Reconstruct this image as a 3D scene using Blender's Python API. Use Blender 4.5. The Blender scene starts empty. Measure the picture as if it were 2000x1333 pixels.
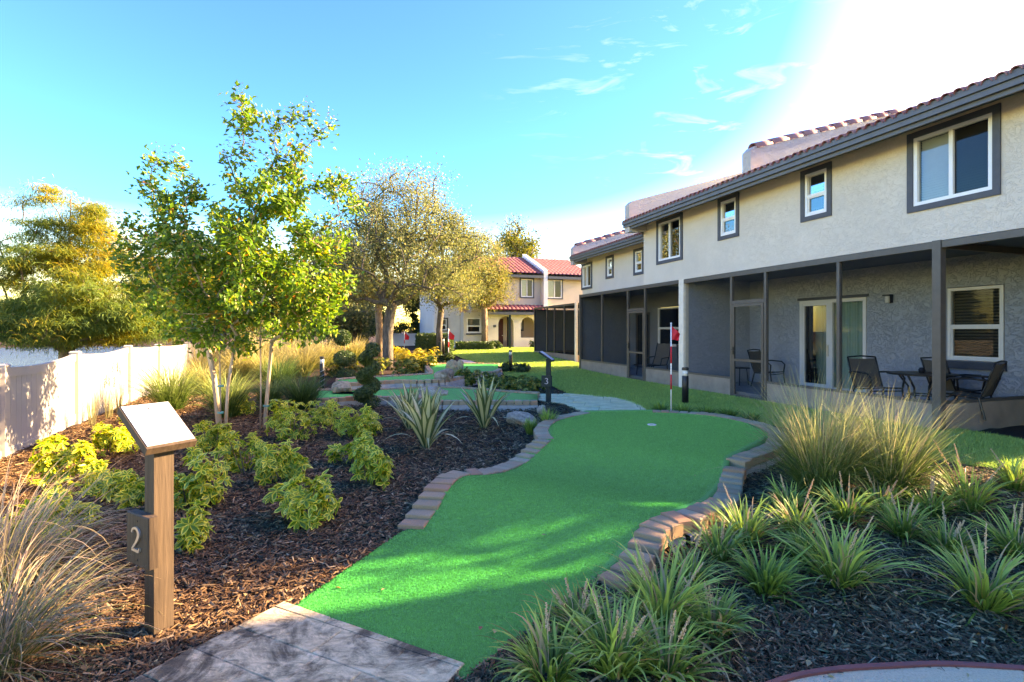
import bpy, math, random
import numpy as np
from mathutils import Vector, Matrix

S = bpy.context.scene
COL = S.collection
R = math.radians

# ---------------------------------------------------------------- camera
cd = bpy.data.cameras.new("camera")
cam = bpy.data.objects.new("camera", cd)
COL.objects.link(cam)
cam.location = (0, 0, 1.5)
cam.rotation_euler = (R(90), 0, 0)
cd.lens = 18.0
cd.sensor_width = 36.0
cd.shift_y = -0.00975
cd.clip_start = 0.05
cd.clip_end = 2000
S.camera = cam

# ---------------------------------------------------------------- sky, sun, exposure
SUN_AZ = 72.5      # degrees to the right of straight ahead
SUN_EL = 24.3
w = bpy.data.worlds.new("World")
S.world = w
w.use_nodes = True
nt = w.node_tree
nt.nodes.clear()
def wn(t, **k):
    nd = nt.nodes.new(t)
    for a, b in k.items():
        setattr(nd, a, b)
    return nd
sky = wn('ShaderNodeTexSky', sky_type='NISHITA', sun_disc=False)
sky.sun_elevation = R(SUN_EL)
sky.sun_rotation = R(SUN_AZ)
sky.altitude = 0
sky.air_density = 1.0
sky.dust_density = 1.0
sky.ozone_density = 1.6
hsv = wn('ShaderNodeHueSaturation')
hsv.inputs['Hue'].default_value = 0.530
hsv.inputs['Saturation'].default_value = 1.92
nt.links.new(sky.outputs[0], hsv.inputs['Color'])
# thin cirrus: stretched noise on the view direction
tc = wn('ShaderNodeTexCoord')
mp = wn('ShaderNodeMapping')
mp.inputs['Rotation'].default_value = (R(20), R(-25), R(35))
mp.inputs['Scale'].default_value = (3.5, 11.0, 20.0)
nz = wn('ShaderNodeTexNoise')
nz.inputs['Scale'].default_value = 1.6
nz.inputs['Detail'].default_value = 9
nz.inputs['Roughness'].default_value = 0.62
nz.inputs['Distortion'].default_value = 0.8
nt.links.new(tc.outputs['Generated'], mp.inputs['Vector'])
nt.links.new(mp.outputs[0], nz.inputs['Vector'])
rp = wn('ShaderNodeValToRGB')
rp.color_ramp.elements[0].position = 0.57
rp.color_ramp.elements[1].position = 0.80
nt.links.new(nz.outputs[0], rp.inputs[0])
nz2 = wn('ShaderNodeTexNoise')
nz2.inputs['Scale'].default_value = 2.3
nz2.inputs['Detail'].default_value = 2
nt.links.new(tc.outputs['Generated'], nz2.inputs['Vector'])
rp2 = wn('ShaderNodeValToRGB')
rp2.color_ramp.elements[0].position = 0.40
rp2.color_ramp.elements[1].position = 0.58
nt.links.new(nz2.outputs[0], rp2.inputs[0])
mu = wn('ShaderNodeMath', operation='MULTIPLY')
nt.links.new(rp.outputs[0], mu.inputs[0])
nt.links.new(rp2.outputs[0], mu.inputs[1])
mu2 = wn('ShaderNodeMath', operation='MULTIPLY')
mu2.inputs[1].default_value = 0.08
# the wisps gather in one part of the sky
vd = wn('ShaderNodeVectorMath', operation='DOT_PRODUCT')
vd.inputs[1].default_value = (0.265, 0.853, 0.449)
nt.links.new(tc.outputs['Generated'], vd.inputs[0])
mr = wn('ShaderNodeMapRange')
mr.inputs['From Min'].default_value = 0.945
mr.inputs['From Max'].default_value = 0.985
nt.links.new(vd.outputs['Value'], mr.inputs['Value'])
mu3 = wn('ShaderNodeMath', operation='MULTIPLY')
nt.links.new(mu.outputs[0], mu3.inputs[0])
nt.links.new(mr.outputs[0], mu3.inputs[1])
nt.links.new(mu3.outputs[0], mu2.inputs[0])
mx = wn('ShaderNodeMixRGB')
mx.inputs['Color2'].default_value = (9.5, 10.0, 10.5, 1)
nt.links.new(mu2.outputs[0], mx.inputs['Fac'])
nt.links.new(hsv.outputs[0], mx.inputs['Color1'])
bg = wn('ShaderNodeBackground')
bg.inputs['Strength'].default_value = 0.15
nt.links.new(mx.outputs[0], bg.inputs['Color'])
wo = wn('ShaderNodeOutputWorld')
nt.links.new(bg.outputs[0], wo.inputs['Surface'])

sd = bpy.data.lights.new("sun", 'SUN')
sd.energy = 3.5
sd.angle = R(0.6)
sd.color = (0.93, 0.97, 1.0)
so = bpy.data.objects.new("sun", sd)
COL.objects.link(so)
so.location = (20, 6, 20)
_sv = Vector((math.sin(R(SUN_AZ)) * math.cos(R(SUN_EL)), math.cos(R(SUN_AZ)) * math.cos(R(SUN_EL)), math.sin(R(SUN_EL))))
so.rotation_euler = _sv.to_track_quat('Z', 'Y').to_euler()

vs = S.view_settings
vs.view_transform = 'Standard'
vs.look = 'None'
vs.exposure = 3.05
vs.gamma = 1.0
vs.use_curve_mapping = False
vs.use_white_balance = True          # camera balanced for open shade
vs.white_balance_temperature = 22000
vs.white_balance_tint = 20
S.cycles.use_denoising = True
S.cycles.max_bounces = 7
S.cycles.transparent_max_bounces = 10
S.cycles.sample_clamp_indirect = 6

# ---------------------------------------------------------------- helpers
U = np.array([-0.31338, 0.94963])     # along the townhouse row, away from the camera
N = np.array([0.94963, 0.31338])      # into the row
ROWROT = math.atan2(N[1], N[0])
ROWD = 8.0                            # distance of the row's front from the camera

def row(t, s):                        # row coordinates to world
    p = N * (ROWD + t) + U * s
    return float(p[0]), float(p[1])

def sst(a, b, x):
    t = np.clip((np.asarray(x, float) - a) / (b - a), 0, 1)
    return t * t * (3 - 2 * t)

FP = np.array([-6.09, 6.10]); FD = np.array([-0.397, 0.918])   # fence line
FN = np.array([-0.918, -0.397])
def ground_z(x, y):
    x = np.asarray(x, float); y = np.asarray(y, float)
    p = x * N[0] + y * N[1]
    z = 0.08 * sst(2, 7, p) + 0.45 * sst(14, 31, y)
    beyond = (x - FP[0]) * FN[0] + (y - FP[1]) * FN[1]
    z = z - 1.9 * sst(0.5, 5.0, beyond) * (1 - sst(75, 95, y)) * (1 - sst(70, 90, -x))
    return z

def gz(x, y):
    return float(ground_z(x, y))

def in_poly(px, py, poly):
    px = np.asarray(px); py = np.asarray(py)
    c = np.zeros(px.shape, bool)
    n = len(poly)
    for i in range(n):
        x1, y1 = poly[i]; x2, y2 = poly[(i + 1) % n]
        if y1 == y2:
            continue
        k = ((y1 > py) != (y2 > py)) & (px < (x2 - x1) * (py - y1) / (y2 - y1) + x1)
        c ^= k
    return c

def smooth_line(p, step, closed=False):
    """Catmull-Rom through p, resampled to about equal steps."""
    p = [np.array(a, float) for a in p]
    q = []
    n = len(p)
    for i in range(n - 1):
        a = p[max(i - 1, 0)]; b = p[i]; c = p[i + 1]; d = p[min(i + 2, n - 1)]
        for k in range(12):
            t = k / 12
            q.append(0.5 * (2 * b + (c - a) * t + (2 * a - 5 * b + 4 * c - d) * t * t + (3 * b - a - 3 * c + d) * t ** 3))
    q.append(p[-1])
    q = np.array(q)
    L = np.concatenate([[0], np.cumsum(np.linalg.norm(np.diff(q, axis=0), axis=1))])
    m = max(2, int(round(L[-1] / step)) + 1)
    ss_ = np.linspace(0, L[-1], m)
    return np.stack([np.interp(ss_, L, q[:, k]) for k in range(q.shape[1])], 1)

class MB:
    def __init__(s):
        s.v = []; s.f = []; s.m = []
    def add(s, vs_, fs, mi=0):
        o = len(s.v)
        s.v.extend([tuple(map(float, a)) for a in vs_])
        for f in fs:
            s.f.append(tuple(o + i for i in f)); s.m.append(mi)
    def box(s, x0, x1, y0, y1, z0, z1, mi=0):
        s.add([(x0, y0, z0), (x1, y0, z0), (x1, y1, z0), (x0, y1, z0), (x0, y0, z1), (x1, y0, z1), (x1, y1, z1), (x0, y1, z1)],
              [(3, 2, 1, 0), (4, 5, 6, 7), (0, 1, 5, 4), (1, 2, 6, 5), (2, 3, 7, 6), (3, 0, 4, 7)], mi)
    def bevbox(s, x0, x1, y0, y1, z0, z1, b, mi=0):
        """box with a chamfered top edge"""
        s.add([(x0, y0, z0), (x1, y0, z0), (x1, y1, z0), (x0, y1, z0),
               (x0, y0, z1 - b), (x1, y0, z1 - b), (x1, y1, z1 - b), (x0, y1, z1 - b),
               (x0 + b, y0 + b, z1), (x1 - b, y0 + b, z1), (x1 - b, y1 - b, z1), (x0 + b, y1 - b, z1)],
              [(3, 2, 1, 0), (0, 1, 5, 4), (1, 2, 6, 5), (2, 3, 7, 6), (3, 0, 4, 7),
               (4, 5, 9, 8), (5, 6, 10, 9), (6, 7, 11, 10), (7, 4, 8, 11), (8, 9, 10, 11)], mi)
    def quad(s, a, b, c, d, mi=0):
        s.add([a, b, c, d], [(0, 1, 2, 3)], mi)
    def prism(s, poly, ax, a0, a1, mi=0):
        """extrude a 2-D outline along axis ax (0,1,2)"""
        n = len(poly)
        def pt(p, a):
            l = [p[0], p[1]]; l.insert(ax, a); return l
        vv = [pt(p, a0) for p in poly] + [pt(p, a1) for p in poly]
        ff = [tuple(range(n))[::-1], tuple(range(n, 2 * n))] + [(i, (i + 1) % n, n + (i + 1) % n, n + i) for i in range(n)]
        s.add(vv, ff, mi)
    def tube(s, pts, rad, n=6, mi=0, cap=True):
        pts = [Vector(p) for p in pts]
        if not hasattr(rad, '__len__'):
            rad = [rad] * len(pts)
        rings = []
        prev = None
        for i, p in enumerate(pts):
            d = (pts[min(i + 1, len(pts) - 1)] - pts[max(i - 1, 0)]).normalized()
            if prev is None:
                a = d.orthogonal().normalized()
            else:
                a = (prev - d * prev.dot(d))
                a = a.normalized() if a.length > 1e-6 else d.orthogonal().normalized()
            prev = a
            b = d.cross(a)
            rings.append([p + (a * math.cos(2 * math.pi * k / n) + b * math.sin(2 * math.pi * k / n)) * rad[i] for k in range(n)])
        o = []
        for r_ in rings:
            o.extend(r_)
        ff = []
        for i in range(len(pts) - 1):
            for k in range(n):
                ff.append((i * n + k, i * n + (k + 1) % n, (i + 1) * n + (k + 1) % n, (i + 1) * n + k))
        if cap:
            ff.append(tuple(range(n))[::-1]); ff.append(tuple((len(pts) - 1) * n + k for k in range(n)))
        s.add(o, ff, mi)
    def lathe(s, prof, n=16, c=(0, 0, 0), mi=0):
        vv = []; ff = []
        for r_, z in prof:
            for k in range(n):
                a = 2 * math.pi * k / n
                vv.append((c[0] + r_ * math.cos(a), c[1] + r_ * math.sin(a), c[2] + z))
        for i in range(len(prof) - 1):
            for k in range(n):
                ff.append((i * n + k, i * n + (k + 1) % n, (i + 1) * n + (k + 1) % n, (i + 1) * n + k))
        ff.append(tuple(range(n))[::-1]); ff.append(tuple((len(prof) - 1) * n + k for k in range(n)))
        s.add(vv, ff, mi)
    def mesh(s, name, mats, smooth=False):
        me = bpy.data.meshes.new(name)
        me.from_pydata(s.v, [], s.f)
        for m_ in (mats if isinstance(mats, (list, tuple)) else [mats]):
            me.materials.append(m_)
        if any(s.m):
            me.polygons.foreach_set('material_index', s.m)
        if smooth:
            me.polygons.foreach_set('use_smooth', [True] * len(me.polygons))
        me.update()
        return me
    def build(s, name, mats, parent=None, smooth=False, **k):
        return obj(name, s.mesh(name, mats, smooth), parent, **k)

def obj(name, me, parent=None, loc=None, rz=None, label=None, cat=None, group=None, kind=None):
    o = bpy.data.objects.new(name, me)
    COL.objects.link(o)
    if parent is not None:
        o.parent = parent
    if loc is not None:
        o.location = loc
    if rz is not None:
        o.rotation_euler = (0, 0, rz)
    if label: o['label'] = label
    if cat: o['category'] = cat
    if group: o['group'] = group
    if kind: o['kind'] = kind
    return o

def thing(name, label, cat, loc=(0, 0, 0), rz=0, group=None):
    return obj(name, None, None, loc, rz, label, cat, group)

def npmesh(name, V, F, mats, smooth=False, mi=None):
    V = np.ascontiguousarray(V, dtype=np.float32).reshape(-1, 3)
    F = np.ascontiguousarray(F, dtype=np.int32)
    me = bpy.data.meshes.new(name)
    k = F.shape[1]
    me.vertices.add(len(V)); me.vertices.foreach_set('co', V.ravel())
    me.loops.add(F.size); me.loops.foreach_set('vertex_index', F.ravel())
    me.polygons.add(len(F))
    me.polygons.foreach_set('loop_start', np.arange(0, F.size, k, dtype=np.int32))
    me.polygons.foreach_set('loop_total', np.full(len(F), k, dtype=np.int32))
    for m_ in (mats if isinstance(mats, (list, tuple)) else [mats]):
        me.materials.append(m_)
    if mi is not None:
        me.polygons.foreach_set('material_index', np.asarray(mi, np.int32))
    if smooth:
        me.polygons.foreach_set('use_smooth', np.ones(len(F), bool))
    me.update(calc_edges=True)
    return me

def copy_tree(o, parent=None):
    c = o.copy(); COL.objects.link(c)
    if parent is not None:
        c.parent = parent
    for ch in list(o.children):
        copy_tree(ch, c)
    return c

# ---------------------------------------------------------------- materials
class NT:
    def __init__(s, name):
        s.m = bpy.data.materials.new(name); s.m.use_nodes = True
        s.t = s.m.node_tree; s.t.nodes.clear()
        s.out = s.n('ShaderNodeOutputMaterial')
    def n(s, t, ins=None, **k):
        nd = s.t.nodes.new(t)
        for a, b in k.items():
            setattr(nd, a, b)
        for a, b in (ins or {}).items():
            if hasattr(b, 'is_linked') or hasattr(b, 'links'):
                s.t.links.new(b, nd.inputs[a])
            else:
                nd.inputs[a].default_value = b
        return nd
    def l(s, a, b):
        s.t.links.new(a, b)
    def ramp(s, fac, stops, interp='LINEAR'):
        r_ = s.n('ShaderNodeValToRGB')
        r_.color_ramp.interpolation = interp
        e = r_.color_ramp.elements
        while len(e) < len(stops):
            e.new(0.5)
        for i, (p, c) in enumerate(stops):
            e[i].position = p; e[i].color = (c[0], c[1], c[2], 1) if hasattr(c, '__len__') else (c, c, c, 1)
        s.l(fac, r_.inputs[0])
        return r_.outputs[0]
    def noise(s, scale, detail=4, rough=0.55, dist=0.0, vec=None, coord='Object'):
        nd = s.n('ShaderNodeTexNoise', {'Scale': scale, 'Detail': detail, 'Roughness': rough, 'Distortion': dist})
        if vec is None:
            vec = s.n('ShaderNodeTexCoord').outputs[coord]
        s.l(vec, nd.inputs['Vector'])
        return nd.outputs[0]
    def coord(s, scale=(1, 1, 1), coord='Object', rot=(0, 0, 0)):
        c = s.n('ShaderNodeTexCoord')
        m_ = s.n('ShaderNodeMapping', {'Scale': scale, 'Rotation': rot})
        s.l(c.outputs[coord], m_.inputs[0])
        return m_.outputs[0]
    def mix(s, f, a, b, mode='MIX'):
        nd = s.n('ShaderNodeMixRGB', blend_type=mode)
        for k_, v in (('Fac', f), ('Color1', a), ('Color2', b)):
            if hasattr(v, 'links'):
                s.l(v, nd.inputs[k_])
            elif k_ == 'Fac':
                nd.inputs[k_].default_value = v
            else:
                nd.inputs[k_].default_value = (v[0], v[1], v[2], 1)
        return nd.outputs[0]
    def math(s, op, a, b=None):
        nd = s.n('ShaderNodeMath', operation=op)
        for i, v in enumerate((a, b)):
            if v is None: continue
            if hasattr(v, 'links'): s.l(v, nd.inputs[i])
            else: nd.inputs[i].default_value = v
        return nd.outputs[0]
    def bump(s, h, dist, strength=1.0):
        b = s.n('ShaderNodeBump', {'Strength': strength, 'Distance': dist})
        s.l(h, b.inputs['Height'])
        return b.outputs[0]
    def pbsdf(s, col, rough=0.6, normal=None, spec=0.4, metal=0.0, coat=0.0):
        p = s.n('ShaderNodeBsdfPrincipled')
        for k_, v in (('Base Color', col), ('Roughness', rough)):
            if hasattr(v, 'links'): s.l(v, p.inputs[k_])
            elif k_ == 'Base Color': p.inputs[k_].default_value = (v[0], v[1], v[2], 1)
            else: p.inputs[k_].default_value = v
        p.inputs['Specular IOR Level'].default_value = spec
        p.inputs['Metallic'].default_value = metal
        if normal is not None:
            s.l(normal, p.inputs['Normal'])
        return p.outputs[0]
    def done(s, sh):
        s.l(sh, s.out.inputs['Surface'])
        return s.m

def m_plain(name, col, rough=0.55, var=0.18, scale=6, bump=0.0, bscale=40, metal=0.0, spec=0.4):
    t = NT(name)
    f = t.noise(scale, 5, 0.6)
    c = t.ramp(f, [(0.25, tuple(a * (1 - var) for a in col)), (0.75, tuple(min(1, a * (1 + var)) for a in col))])
    nrm = None
    if bump:
        nrm = t.bump(t.noise(bscale, 4, 0.6), bump)
    return t.done(t.pbsdf(c, rough, nrm, spec, metal))

def m_leaf(name, stops, trans=0.4, rough=0.5, tcol=1.35, low=None, spec=0.35):
    """foliage: colour varies leaf by leaf (random per mesh island) and in broad patches"""
    t = NT(name)
    g = t.n('ShaderNodeNewGeometry')
    f = g.outputs['Random Per Island']
    if low:
        f = t.math('ADD', t.math('MULTIPLY', f, 1 - low[1]), t.math('MULTIPLY', t.ramp(t.noise(low[0], 3, 0.5), [(0.32, 0.0), (0.68, 1.0)]), low[1]))
    else:
        oi = t.n('ShaderNodeObjectInfo')
        f = t.math('FRACT', t.math('ADD', f, oi.outputs['Random']))
    c = t.ramp(f, stops)
    p = t.pbsdf(c, rough, None, spec)
    tr = t.n('ShaderNodeBsdfTranslucent')
    c2 = t.mix(1.0, c, (tcol, tcol, tcol * 0.7), 'MULTIPLY')
    t.l(c2, tr.inputs['Color'])
    ms = t.n('ShaderNodeMixShader', {'Fac': trans})
    t.l(p, ms.inputs[1]); t.l(tr.outputs[0], ms.inputs[2])
    return t.done(ms.outputs[0])

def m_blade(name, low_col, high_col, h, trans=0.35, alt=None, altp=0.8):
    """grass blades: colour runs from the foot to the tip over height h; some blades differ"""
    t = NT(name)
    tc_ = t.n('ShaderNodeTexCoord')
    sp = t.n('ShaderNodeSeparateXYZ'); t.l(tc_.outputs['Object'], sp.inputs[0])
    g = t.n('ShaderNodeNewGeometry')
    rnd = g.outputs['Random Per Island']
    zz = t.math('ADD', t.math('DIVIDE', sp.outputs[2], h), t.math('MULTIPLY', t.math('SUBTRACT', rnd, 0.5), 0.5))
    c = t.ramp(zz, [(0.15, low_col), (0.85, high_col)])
    oi = t.n('ShaderNodeObjectInfo')
    br = t.math('ADD', t.math('MULTIPLY', t.math('FRACT', t.math('MULTIPLY', rnd, 7.3)), 0.6), 0.7)
    c = t.mix(1.0, c, t.n('ShaderNodeCombineColor', {'Red': br, 'Green': br, 'Blue': br}).outputs[0], 'MULTIPLY')
    if alt:
        k = t.math('GREATER_THAN', t.math('FRACT', t.math('MULTIPLY', rnd, 13.7)), altp)
        c = t.mix(k, c, alt)
    p = t.pbsdf(c, 0.5, None, 0.3)
    tr = t.n('ShaderNodeBsdfTranslucent'); t.l(c, tr.inputs['Color'])
    ms = t.n('ShaderNodeMixShader', {'Fac': trans})
    t.l(p, ms.inputs[1]); t.l(tr.outputs[0], ms.inputs[2])
    return t.done(ms.outputs[0])

def m_stucco(name, col, depth=0.02, scale=7):
    t = NT(name)
    v = t.coord((1, 1, 1.35))
    n1 = t.noise(scale, 6, 0.62, 1.6, v)
    n2 = t.noise(scale * 9, 3, 0.6, 0.3, v)
    rid = t.math('ABSOLUTE', t.math('SUBTRACT', n1, 0.5))
    h = t.math('ADD', t.ramp(rid, [(0.0, 0.0), (0.035, 0.8), (0.2, 1.0)]), t.math('MULTIPLY', n2, 0.30))
    big = t.noise(0.9, 7, 0.72)
    c = t.ramp(big, [(0.3, tuple(a * 0.90 for a in col)), (0.7, tuple(min(.93, a * 1.05) for a in col))])
    return t.done(t.pbsdf(c, 0.85, t.bump(h, depth), 0.2))

def m_mulch_chip(name):
    t = NT(name)
    g = t.n('ShaderNodeNewGeometry')
    c = t.ramp(g.outputs['Random Per Island'], [(0.0, (0.055, 0.024, 0.010)), (0.4, (0.14, 0.068, 0.030)), (0.75, (0.28, 0.15, 0.068)), (0.95, (0.46, 0.28, 0.14)), (1.0, (0.62, 0.43, 0.25))])
    n1 = t.noise(60, 3, 0.6)
    c = t.mix(0.35, c, t.ramp(n1, [(0.3, (0.02, 0.012, 0.009)), (0.7, (0.15, 0.09, 0.066))]))
    return t.done(t.pbsdf(c, 0.8, None, 0.12))

def m_ground(name):
    t = NT(name)
    n1 = t.noise(55, 5, 0.7, 0.8)
    n2 = t.noise(1.1, 4, 0.6)
    c = t.ramp(n1, [(0.3, (0.018, 0.011, 0.010)), (0.55, (0.045, 0.027, 0.022)), (0.8, (0.10, 0.065, 0.05))])
    c = t.mix(t.math('MULTIPLY', n2, 0.35), c, (0.085, 0.048, 0.036))
    return t.done(t.pbsdf(c, 0.9, t.bump(n1, 0.02), 0.15))

def m_turf(name, a, b):
    t = NT(name)
    n1 = t.noise(420, 3, 0.7, 0.0)
    n2 = t.noise(5, 4, 0.6)
    c = t.ramp(n1, [(0.3, a), (0.62, b), (0.8, tuple(min(1, x * 1.5) for x in b))])
    c = t.mix(t.math('MULTIPLY', n2, 0.35), c, tuple(x * 0.72 for x in a))
    return t.done(t.pbsdf(c, 0.9, t.bump(n1, 0.006), 0.02))

def m_concrete_stamp(name):
    t = NT(name)
    g = t.n('ShaderNodeNewGeometry')
    mp_ = t.n('ShaderNodeMapping', {'Scale': (1, 2.2, 1), 'Rotation': (0, 0, R(25))})
    t.l(g.outputs['Position'], mp_.inputs[0])
    n1 = t.noise(7, 9, 0.74, 1.2, mp_.outputs[0])
    n2 = t.noise(2.1, 8, 0.70, 0.8, g.outputs['Position'])
    n3 = t.noise(60, 4, 0.65, 0, g.outputs['Position'])
    c = t.ramp(n1, [(0.32, (0.22, 0.155, 0.09)), (0.44, (0.58, 0.42, 0.25)), (0.56, (0.84, 0.62, 0.37)), (0.8, (0.92, 0.72, 0.46))])
    c = t.mix(t.math('MULTIPLY', t.ramp(n2, [(0.46, 0.0), (0.56, 1.0)]), 0.86), c, (0.075, 0.056, 0.04))
    oi = t.n('ShaderNodeObjectInfo')
    f = t.math('ADD', t.math('MULTIPLY', oi.outputs['Random'], 0.10), 0.95)
    c = t.mix(1.0, c, t.n('ShaderNodeCombineColor', {'Red': f, 'Green': f, 'Blue': f}).outputs[0], 'MULTIPLY')
    h = t.math('ADD', n1, t.math('MULTIPLY', n3, 0.3))
    return t.done(t.pbsdf(c, 0.9, t.bump(h, 0.025), 0.08))

def m_brick(name):
    t = NT(name)
    oi = t.n('ShaderNodeObjectInfo')
    c = t.ramp(oi.outputs['Random'], [(0.0, (0.52, 0.32, 0.18)), (0.3, (0.60, 0.355, 0.20)), (0.5, (0.66, 0.27, 0.145)), (0.62, (0.66, 0.42, 0.25)), (0.85, (0.56, 0.36, 0.21)), (1.0, (0.66, 0.29, 0.155))])
    n1 = t.noise(14, 5, 0.65)
    c = t.mix(t.math('MULTIPLY', t.ramp(n1, [(0.4, 0.0), (0.72, 1.0)]), 0.55), c, (0.27, 0.19, 0.14))
    n2 = t.noise(90, 4, 0.7)
    return t.done(t.pbsdf(c, 0.85, t.bump(n2, 0.008), 0.2))

def m_tile(name):
    t = NT(name)
    oi = t.n('ShaderNodeObjectInfo')
    n1 = t.noise(5.5, 6, 0.75)
    f = t.math('FRACT', t.math('ADD', n1, t.math('MULTIPLY', oi.outputs['Random'], 0.3)))
    c = t.ramp(f, [(0.2, (0.17, 0.038, 0.042)), (0.5, (0.29, 0.075, 0.08)), (0.8, (0.38, 0.16, 0.15))])
    return t.done(t.pbsdf(c, 0.7, t.bump(t.noise(40, 3, 0.6), 0.005), 0.3))

def m_wood(name, col):
    t = NT(name)
    v = t.coord((22, 22, 1.6))
    n1 = t.noise(2.0, 5, 0.6, 0.7, v)
    c = t.ramp(n1, [(0.3, tuple(a * 0.68 for a in col)), (0.55, col), (0.75, tuple(a * 1.25 for a in col))])
    return t.done(t.pbsdf(c, 0.7, t.bump(n1, 0.004), 0.25))

def m_rock(name, cols):
    t = NT(name)
    n1 = t.noise(4, 7, 0.7, 0.6)
    n2 = t.noise(22, 5, 0.7)
    c = t.ramp(n1, [(0.3, cols[0]), (0.5, cols[1]), (0.7, cols[2])])
    c = t.mix(t.math('MULTIPLY', t.ramp(n2, [(0.5, 0.0), (0.7, 1.0)]), 0.5), c, (0.05, 0.045, 0.04))
    return t.done(t.pbsdf(c, 0.9, t.bump(n2, 0.03), 0.2))

def m_bark(name, cols, sc=(9, 9, 1.6), bump=0.03):
    t = NT(name)
    n1 = t.noise(2.2, 6, 0.65, 0.8, t.coord(sc))
    c = t.ramp(n1, [(0.3, cols[0]), (0.52, cols[1]), (0.75, cols[2])])
    return t.done(t.pbsdf(c, 0.9, t.bump(n1, bump), 0.15))

def m_glass(name, tint=(0.55, 0.62, 0.62), refl=1.0):
    t = NT(name)
    fr = t.n('ShaderNodeFresnel', {'IOR': 1.52})
    gl = t.n('ShaderNodeBsdfGlossy', {'Roughness': 0.01, 'Color': (refl, refl, refl, 1)})
    tr = t.n('ShaderNodeBsdfTransparent', {'Color': (tint[0], tint[1], tint[2], 1)})
    ms = t.n('ShaderNodeMixShader')
    t.l(t.math('ADD', fr.outputs[0], 0.08), ms.inputs[0]); t.l(tr.outputs[0], ms.inputs[1]); t.l(gl.outputs[0], ms.inputs[2])
    return t.done(ms.outputs[0])

def m_screen(name, op=0.45, col=(0.018, 0.020, 0.022)):
    t = NT(name)
    d = t.n('ShaderNodeBsdfDiffuse', {'Color': (col[0], col[1], col[2], 1)})
    tr = t.n('ShaderNodeBsdfTransparent')
    n1 = t.noise(3, 3, 0.5)
    ms = t.n('ShaderNodeMixShader')
    t.l(t.math('ADD', t.math('MULTIPLY', n1, 0.08), op - 0.04), ms.inputs[0])
    t.l(tr.outputs[0], ms.inputs[1]); t.l(d.outputs[0], ms.inputs[2])
    return t.done(ms.outputs[0])

def m_water(name):
    t = NT(name)
    n1 = t.noise(1.6, 4, 0.6, 0.2, t.coord((1, 2.5, 1)))
    return t.done(t.pbsdf((0.06, 0.10, 0.12), 0.12, t.bump(n1, 0.25), 0.6))

def m_lawn(name):
    t = NT(name)
    n1 = t.noise(70, 4, 0.7)
    n2 = t.noise(1.3, 4, 0.6)
    c = t.ramp(n1, [(0.3, (0.075, 0.125, 0.026)), (0.6, (0.17, 0.26, 0.055)), (0.85, (0.27, 0.33, 0.10))])
    c = t.mix(t.math('MULTIPLY', n2, 0.4), c, (0.11, 0.15, 0.035))
    return t.done(t.pbsdf(c, 0.85, t.bump(n1, 0.03), 0.2))

def m_gravel(name, cols, sc=120):
    t = NT(name)
    n1 = t.noise(sc, 4, 0.75)
    n2 = t.noise(2, 3, 0.5)
    c = t.ramp(n1, [(0.3, cols[0]), (0.55, cols[1]), (0.8, cols[2])])
    c = t.mix(t.math('MULTIPLY', n2, 0.2), c, cols[0])
    return t.done(t.pbsdf(c, 0.9, t.bump(n1, 0.012), 0.2))

def m_curtain(name, col):
    t = NT(name)
    c = t.ramp(t.noise(3, 3, 0.5), [(0.3, tuple(a * 0.9 for a in col)), (0.7, col)])
    return t.done(t.pbsdf(c, 0.8, None, 0.2))

M = {}
M['ground'] = m_ground('mulch_soil')
M['chip'] = m_mulch_chip('mulch_chips')
M['turf'] = m_turf('green_carpet', (0.005, 0.37, 0.09), (0.012, 0.52, 0.135))
M['blue'] = m_turf('blue_carpet', (0.005, 0.03, 0.16), (0.01, 0.06, 0.32))
M['turf_white'] = m_gravel('white_turf', ((0.62, 0.45, 0.28), (0.88, 0.66, 0.42), (0.93, 0.75, 0.52)))
M['pebbles'] = m_gravel('pebbles', ((0.08, 0.08, 0.08), (0.4, 0.39, 0.37), (0.7, 0.69, 0.66)), 30)
M['edging'] = m_plain('maroon_edging', (0.17, 0.045, 0.04), 0.45, 0.15, 8)
M['stamp'] = m_concrete_stamp('stamped_concrete')
M['joint'] = m_plain('dark_joint', (0.16, 0.125, 0.09), 0.9, 0.3, 20)
M['far_stone'] = m_plain('pale_stamped_path', (0.82, 0.57, 0.31), 0.9, 0.3, 4, 0.008, 30, spec=0.1)
M['curb'] = m_plain('grey_curb', (0.50, 0.44, 0.38), 0.85, 0.25, 7, 0.01, 50)
M['brick'] = m_brick('paver_brick')
M['lawn'] = m_lawn('lawn_soil')
M['stucco'] = m_stucco('beige_stucco', (0.71, 0.60, 0.495), 0.0026, 9)
M['stucco_far'] = m_stucco('tan_stucco', (0.54, 0.45, 0.36), 0.004, 8)
M['stucco_cream'] = m_stucco('cream_stucco', (0.62, 0.56, 0.47), 0.004, 8)
M['stucco_white'] = m_stucco('white_stucco', (0.80, 0.78, 0.74), 0.004, 8)
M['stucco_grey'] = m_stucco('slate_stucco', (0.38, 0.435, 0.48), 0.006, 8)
M['ceiling'] = m_plain('navy_ceiling_paint', (0.13, 0.17, 0.22), 0.7, 0.1, 4)
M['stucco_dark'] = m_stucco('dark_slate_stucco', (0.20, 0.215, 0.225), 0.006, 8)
M['parapet'] = m_stucco('grey_parapet', (0.56, 0.50, 0.46), 0.006, 10)
M['trim'] = m_plain('slate_trim', (0.070, 0.078, 0.090), 0.6, 0.15, 12, 0.003, 80)
M['fascia'] = m_plain('fascia_paint', (0.10, 0.108, 0.118), 0.4, 0.15, 5, 0.002, 60)
M['white'] = m_plain('white_vinyl', (0.78, 0.77, 0.74), 0.35, 0.05, 4)
M['fence'] = m_plain('fence_vinyl', (0.40, 0.36, 0.325), 0.45, 0.06, 3)
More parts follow.
